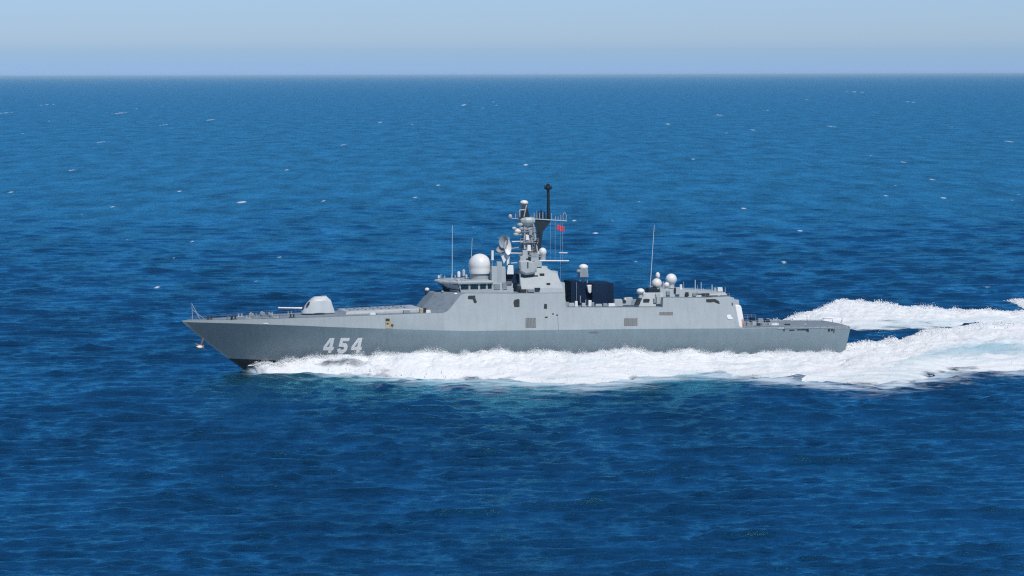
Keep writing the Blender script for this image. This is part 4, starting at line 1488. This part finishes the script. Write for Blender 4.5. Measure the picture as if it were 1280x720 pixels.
def bank(name, outer, crest, inner, nu, n1, n2, rough, cover_gain=1.0, seed=0.0, amp_end=None, holes=()):
    """a bank of broken water: sheet from the outer edge over the crest line to the inner edge"""
    O, C_, I_ = [resample(p_, nu) for p_ in (outer, crest, inner)]
    nv = n1+n2
    V_ = np.zeros((nu, nv, 3))
    cov = np.zeros((nu, nv))
    amp = np.zeros((nu, nv))
    for j in range(nv):
        if j < n1:
            f_ = j/(n1-1)
            V_[:, j] = O+(C_-O)*f_
            V_[:, j, 2] = O[:, 2]+(C_[:, 2]-O[:, 2])*(1-(1-f_)**1.9)
            cov[:, j] = min(1, .34+f_*4.0)-.02
            amp[:, j] = min(1, f_*1.6)
        else:
            f_ = (j-n1+1)/n2
            V_[:, j] = C_+(I_-C_)*f_
            V_[:, j, 2] = C_[:, 2]+(I_[:, 2]-C_[:, 2])*f_**1.3
            cov[:, j] = 1-f_*0.3
            amp[:, j] = 1-f_*.6
    e = np.minimum(np.arange(nu), np.arange(nu)[::-1])/nu
    cov *= np.clip(.4+e*60, 0, 1)[:, None]
    if amp_end is not None:
        amp *= amp_end(np.linspace(0, 1, nu))[:, None]
    x, y, z = V_[..., 0], V_[..., 1], V_[..., 2]
    big = fbm(x/7.5, y/10, z/5+seed, 3, .55, True)
    sm = fbm(x/3.4+5, y/2.0, z/1.4+seed, 4, .55, True)
    wz_ = waves(x, y, np.full_like(x, 1.0), np.full_like(x, 1.5))
    V_[..., 2] += amp*rough*(big*1.0+sm*.34)+wz_*np.clip(1.2-amp, 0, 1)*.9
    V_[..., 1] += amp*rough*fbm(x/3.5, y/3, z/2+seed+9, 3, .5)*.7
    V_[..., 0] += amp*rough*fbm(x/3.5+4, y/3, z/2+seed+19, 3, .5)*.7
    cov = cov*1.0+fbm(x/11, y/7, z/9+seed+31, 4, .6)*.75*(1-amp*.72)
    U_ = np.repeat(np.asarray(cols)[:, None], nv, 1)
    Fr = np.repeat((np.arange(nv)/(n1-1.0))[None, :], nu, 0)
    thin = np.zeros_like(cov)
    for c0_, w0_, f0_, fw_, k_, th_ in holes:      # where the sheet is torn or thin
        gss = np.exp(-((U_-c0_)/w0_)**2-((Fr-f0_)/fw_)**2)
        cov -= k_*gss
        thin += th_*gss
    o = mesh_grid(name, V_, nu, nv, [M['foam']], {'cover': cov*cover_gain, 'thin': thin})
    return o, V_, cov, C_


# port bank, along the hull and on into the wash astern
CREST = [(308, 457.5, 2.6), (316, 456, 3.2), (330, 454.5, 3.8), (345, 452, 4.4), (362, 448, 5.0), (385, 443.5, 5.6), (405, 442.2, 6.2), (430, 442.5, 7.0), (470, 441, 8.2), (505, 439.5, 8.8), (540, 438, 9), (553, 437, 9), (570, 441, 9), (600, 441.5, 9),
         (630, 438.5, 9), (680, 440.5, 9), (730, 440.5, 9), (770, 438.5, 9), (793, 435.5, 9), (815, 440, 9), (845, 440, 9), (866, 436, 9), (884, 442, 9), (920, 442, 9), (950, 441.5, 9), (990, 440, 9), (1015, 440, 9), (1050, 441.5, 8.5)]
crest = [ship_w(pt(*c_)) for c_ in CREST]
crest += [gnd(1062, 432, 2.2), gnd(1085, 429, 2.4), gnd(1110, 428, 2.4), gnd(1135, 423, 2.8), (gnd(1160, 415, 3.2)), gnd(1190, 410, 3.6), gnd(1225, 407, 3.8), gnd(1280, 406.5, 3.8), gnd(1340, 406, 3.6), gnd(1420, 406, 3.4)]
outer = [gnd(a, b_+1.5, -0.35) for a, b_ in OUTER]
inner = [ship_w(Vector((q(a, b_, 5)[0], 5.0 if v_ > 8.5 else max(v_-3.4, .2), -0.6))) for a, b_, v_ in CREST]
inner += [Vector((p_.x, p_.y+9, -0.6)) for p_ in crest[len(CREST):]]


# give the three lines the same parameter: the picture column
cols = np.concatenate([np.linspace(308, 1420, 1500)])


def by_column(pts3, colsrc):
    a = np.array([tuple(p_) for p_ in pts3])
    ker = np.hanning(29)
    ker /= ker.sum()
    sm_ = []
    for k in range(3):
        r_ = np.interp(cols, colsrc, a[:, k])
        sm_.append(np.convolve(np.pad(r_, 14, mode='edge'), ker, 'valid'))
    return [Vector(v_) for v_ in np.stack(sm_, 1).tolist()]


ccols = [c_[0] for c_ in CREST]+[1062, 1085, 1110, 1135, 1160, 1190, 1225, 1280, 1340, 1420]
B1 = by_column(crest, ccols)
B0 = by_column(outer, [a for a, _ in OUTER])
B2 = by_column(inner, ccols)
_res = resample
resample = lambda p_, n_: np.array([tuple(v_) for v_ in p_])
wake, Vw, covw, Cw = bank('port_wake_foam', B0, B1, B2, len(cols), 84, 12, 0.78, seed=1.7,
                          amp_end=lambda t: np.clip(.35+t*8, 0, 1),
                          holes=((420, 46, .5, .24, .6, 0), (350, 22, .75, .3, .3, 0), (480, 40, .25, .2, .2, 0), (1245, 70, .42, .13, .06, 1.0), (1150, 60, .40, .08, .10, .4), (1080, 120, .2, .12, .10, .25), (880, 200, .15, .1, .05, .15)))
resample = _res
tag(wake, 'broad white bank of foam thrown up along the near side of the ship', 'foam', kind='stuff')
# starboard bank beyond the stern
T_ = [(948, 404.4, .4), (962, 403.2, .7), (978, 402, 1.0), (994, 395, 1.6), (1010, 390, 2.0), (1028, 386.5, 2.4), (1040, 379.5, 2.8), (1052, 376.5, 3), (1075, 378, 3), (1090, 379, 2.8), (1130, 384, 2.4), (1160, 387.5, 2.2), (1200, 389.5, 2), (1240, 389.5, 2), (1280, 391, 2), (1340, 393, 1.8), (1420, 395, 1.6)]
L2 = [(948, 406), (962, 407), (978, 408), (994, 409), (1010, 410), (1028, 412), (1040, 414), (1052, 416), (1075, 419), (1090, 420), (1130, 419), (1160, 417), (1200, 413), (1240, 410), (1280, 410), (1340, 410), (1420, 410)]
tc_ = [a for a, _, _ in T_]
cols = np.linspace(948, 1420, 700)
S1 = by_column([gnd(a, b_, z_) for a, b_, z_ in T_], tc_)
S0 = by_column([gnd(a, b_, -.3) for a, b_ in L2], tc_)
S2 = [Vector((p_.x, p_.y+10, -.5)) for p_ in S1]
resample = lambda p_, n_: np.array([tuple(v_) for v_ in p_])
wake2, Vs, covs, Cs = bank('starboard_wake_foam', S0, S1, S2, len(cols), 70, 10, 0.78, seed=8.2, holes=((1105, 45, .10, .2, .42, .3), (1190, 90, .25, .2, .2, .5)))
cols = np.linspace(1256, 1420, 260)
t3 = [1256, 1266, 1280, 1340, 1420]
F1 = by_column([gnd(1256, 379.4, .1), gnd(1266, 378, .5), gnd(1280, 377.4, .9), gnd(1340, 377, 1), gnd(1420, 378, 1)], t3)
F0 = by_column([gnd(1256, 380, -.1), gnd(1266, 382, -.1), gnd(1280, 391, -.1), gnd(1340, 393, -.1), gnd(1420, 393, -.1)], t3)
F2 = [Vector((p_.x, p_.y+8, -.5)) for p_ in F1]
wake3, Vf, covf, Cf = bank('far_wake_foam', F0, F1, F2, len(cols), 30, 8, 0.35, cover_gain=1.5, seed=4.4)
resample = _res
tag(wake2, 'white foam of the far-side wake spreading out behind the stern', 'foam', kind='stuff')
tag(wake3, 'patch of white foam at the far right edge beyond the wake', 'foam', kind='stuff')

# ------------------------------------------------------------------ flying spray: many droplets and clots, one object
OCT = np.array([(1, 0, 0), (-1, 0, 0), (0, 1, 0), (0, -1, 0), (0, 0, 1), (0, 0, -1)], float)
OF = np.array([(0, 2, 4), (2, 1, 4), (1, 3, 4), (3, 0, 4), (2, 0, 5), (1, 2, 5), (3, 1, 5), (0, 3, 5)])


def droplets(name, P_, S_, mat):
    k = len(P_)
    rot = rng.normal(size=(k, 3, 3))
    qv, _ = np.linalg.qr(rot)
    st_ = rng.uniform(.6, 1.5, size=(k, 1, 3))
    V_ = (OCT[None]*st_) @ qv*S_[:, None, None]+P_[:, None, :]
    F = (OF[None]+(np.arange(k)*6)[:, None, None]).reshape(-1, 3)
    me = bpy.data.meshes.new(name)
    me.vertices.add(k*6)
    me.vertices.foreach_set('co', V_.reshape(-1).astype(np.float32))
    me.loops.add(F.size)
    me.loops.foreach_set('vertex_index', F.reshape(-1).astype(np.int32))
    me.polygons.add(len(F))
    me.polygons.foreach_set('loop_start', (np.arange(len(F))*3).astype(np.int32))
    me.update(calc_edges=True)
    me.polygons.foreach_set('use_smooth', np.full(len(F), True))
    o = bpy.data.objects.new(name, me)
    SC.collection.objects.link(o)
    me.materials.append(mat)
    return o


m, n, l, b = new_mat('spray_water')
b.inputs['Base Color'].default_value = (0.82, 0.84, 0.85, 1)
b.inputs['Roughness'].default_value = 0.8
nz = n.new('ShaderNodeTexNoise')
nz.inputs['Scale'].default_value = 3
M['spray'] = m


def crest_spray(Vg, jc, count, up, out_y, sizes, cmin=0, cmax=1, bias=None):
    nu = Vg.shape[0]
    i = rng.integers(int(nu*cmin), int((nu-1)*cmax), count)
    g = fbm(i/26.0, np.zeros(count)+2.2, np.zeros(count), 3, .6)
    w_ = np.clip(.45+g*1.6, .04, 1.6)
    j = np.clip(jc+(rng.normal(size=count)*5).astype(int), 0, Vg.shape[1]-1)
    P_ = Vg[i, j].copy()
    hgt = rng.exponential(1.0, count)
    P_[:, 2] += up*w_*hgt-.05
    P_[:, 1] += rng.normal(size=count)*out_y
    P_[:, 0] += rng.normal(size=count)*.3
    S_ = rng.uniform(sizes[0], sizes[1], count)*np.clip(1.25-.28*hgt, .3, 1.2)
    keep = hgt*w_ < 3.2
    return P_[keep], S_[keep]


cols = None
parts = [crest_spray(Vw, 83, 46000, .5, .35, (.025, .085), 0.01, .67),
         crest_spray(Vw, 60, 1500, .3, .6, (.02, .05), 0.03, .17),
         crest_spray(Vw, 82, 9000, .35, .5, (.06, .16), .67, 1.0),
         crest_spray(Vs, 69, 8000, .38, .6, (.07, .18), 0.02, 1.0),
         crest_spray(Vf, 29, 1500, .35, .6, (.07, .18), 0.02, 1.0)]
# clots scattered over the faces and the outer edges of the banks
for Vg, k in ((Vw, 900), (Vs, 200)):
    i = rng.integers(0, Vg.shape[0], k)
    j = np.clip((np.abs(rng.normal(size=k))*14).astype(int), 0, 80 if Vg is Vw else 66)
    P_ = Vg[i, j].copy()
    P_[:, 1] += rng.normal(size=k)*.8-.3
    P_[:, 2] += rng.exponential(.10, k)
    parts.append((P_, rng.uniform(.04, .13, k)))
P_ = np.concatenate([a for a, _ in parts])
S_ = np.concatenate([b_ for _, b_ in parts])
spray = droplets('spray', P_, S_, M['spray'])
tag(spray, 'fine white spray flying above the wake and along the waterline', 'spray', kind='stuff')

# ------------------------------------------------------------------ the air: thin haze over the sea
HZ = 950000.0
hz = MB().box(-2.3*HZ, 2.3*HZ, -3000.0, HZ, -4.0, 66.0)
m = bpy.data.materials.new('sea_haze')
m.use_nodes = True
m.node_tree.nodes.clear()
ho = m.node_tree.nodes.new('ShaderNodeOutputMaterial')
pv = m.node_tree.nodes.new('ShaderNodeVolumePrincipled')
pv.inputs['Color'].default_value = (0.50, 0.78, 1.0, 1)
pv.inputs['Density'].default_value = 1.6e-5
pv.inputs['Anisotropy'].default_value = -0.33
m.node_tree.links.new(pv.outputs[0], ho.inputs['Volume'])
haze = hz.build('haze', m)
tag(haze, 'thin pale blue haze lying over the whole sea', 'haze', kind='stuff')
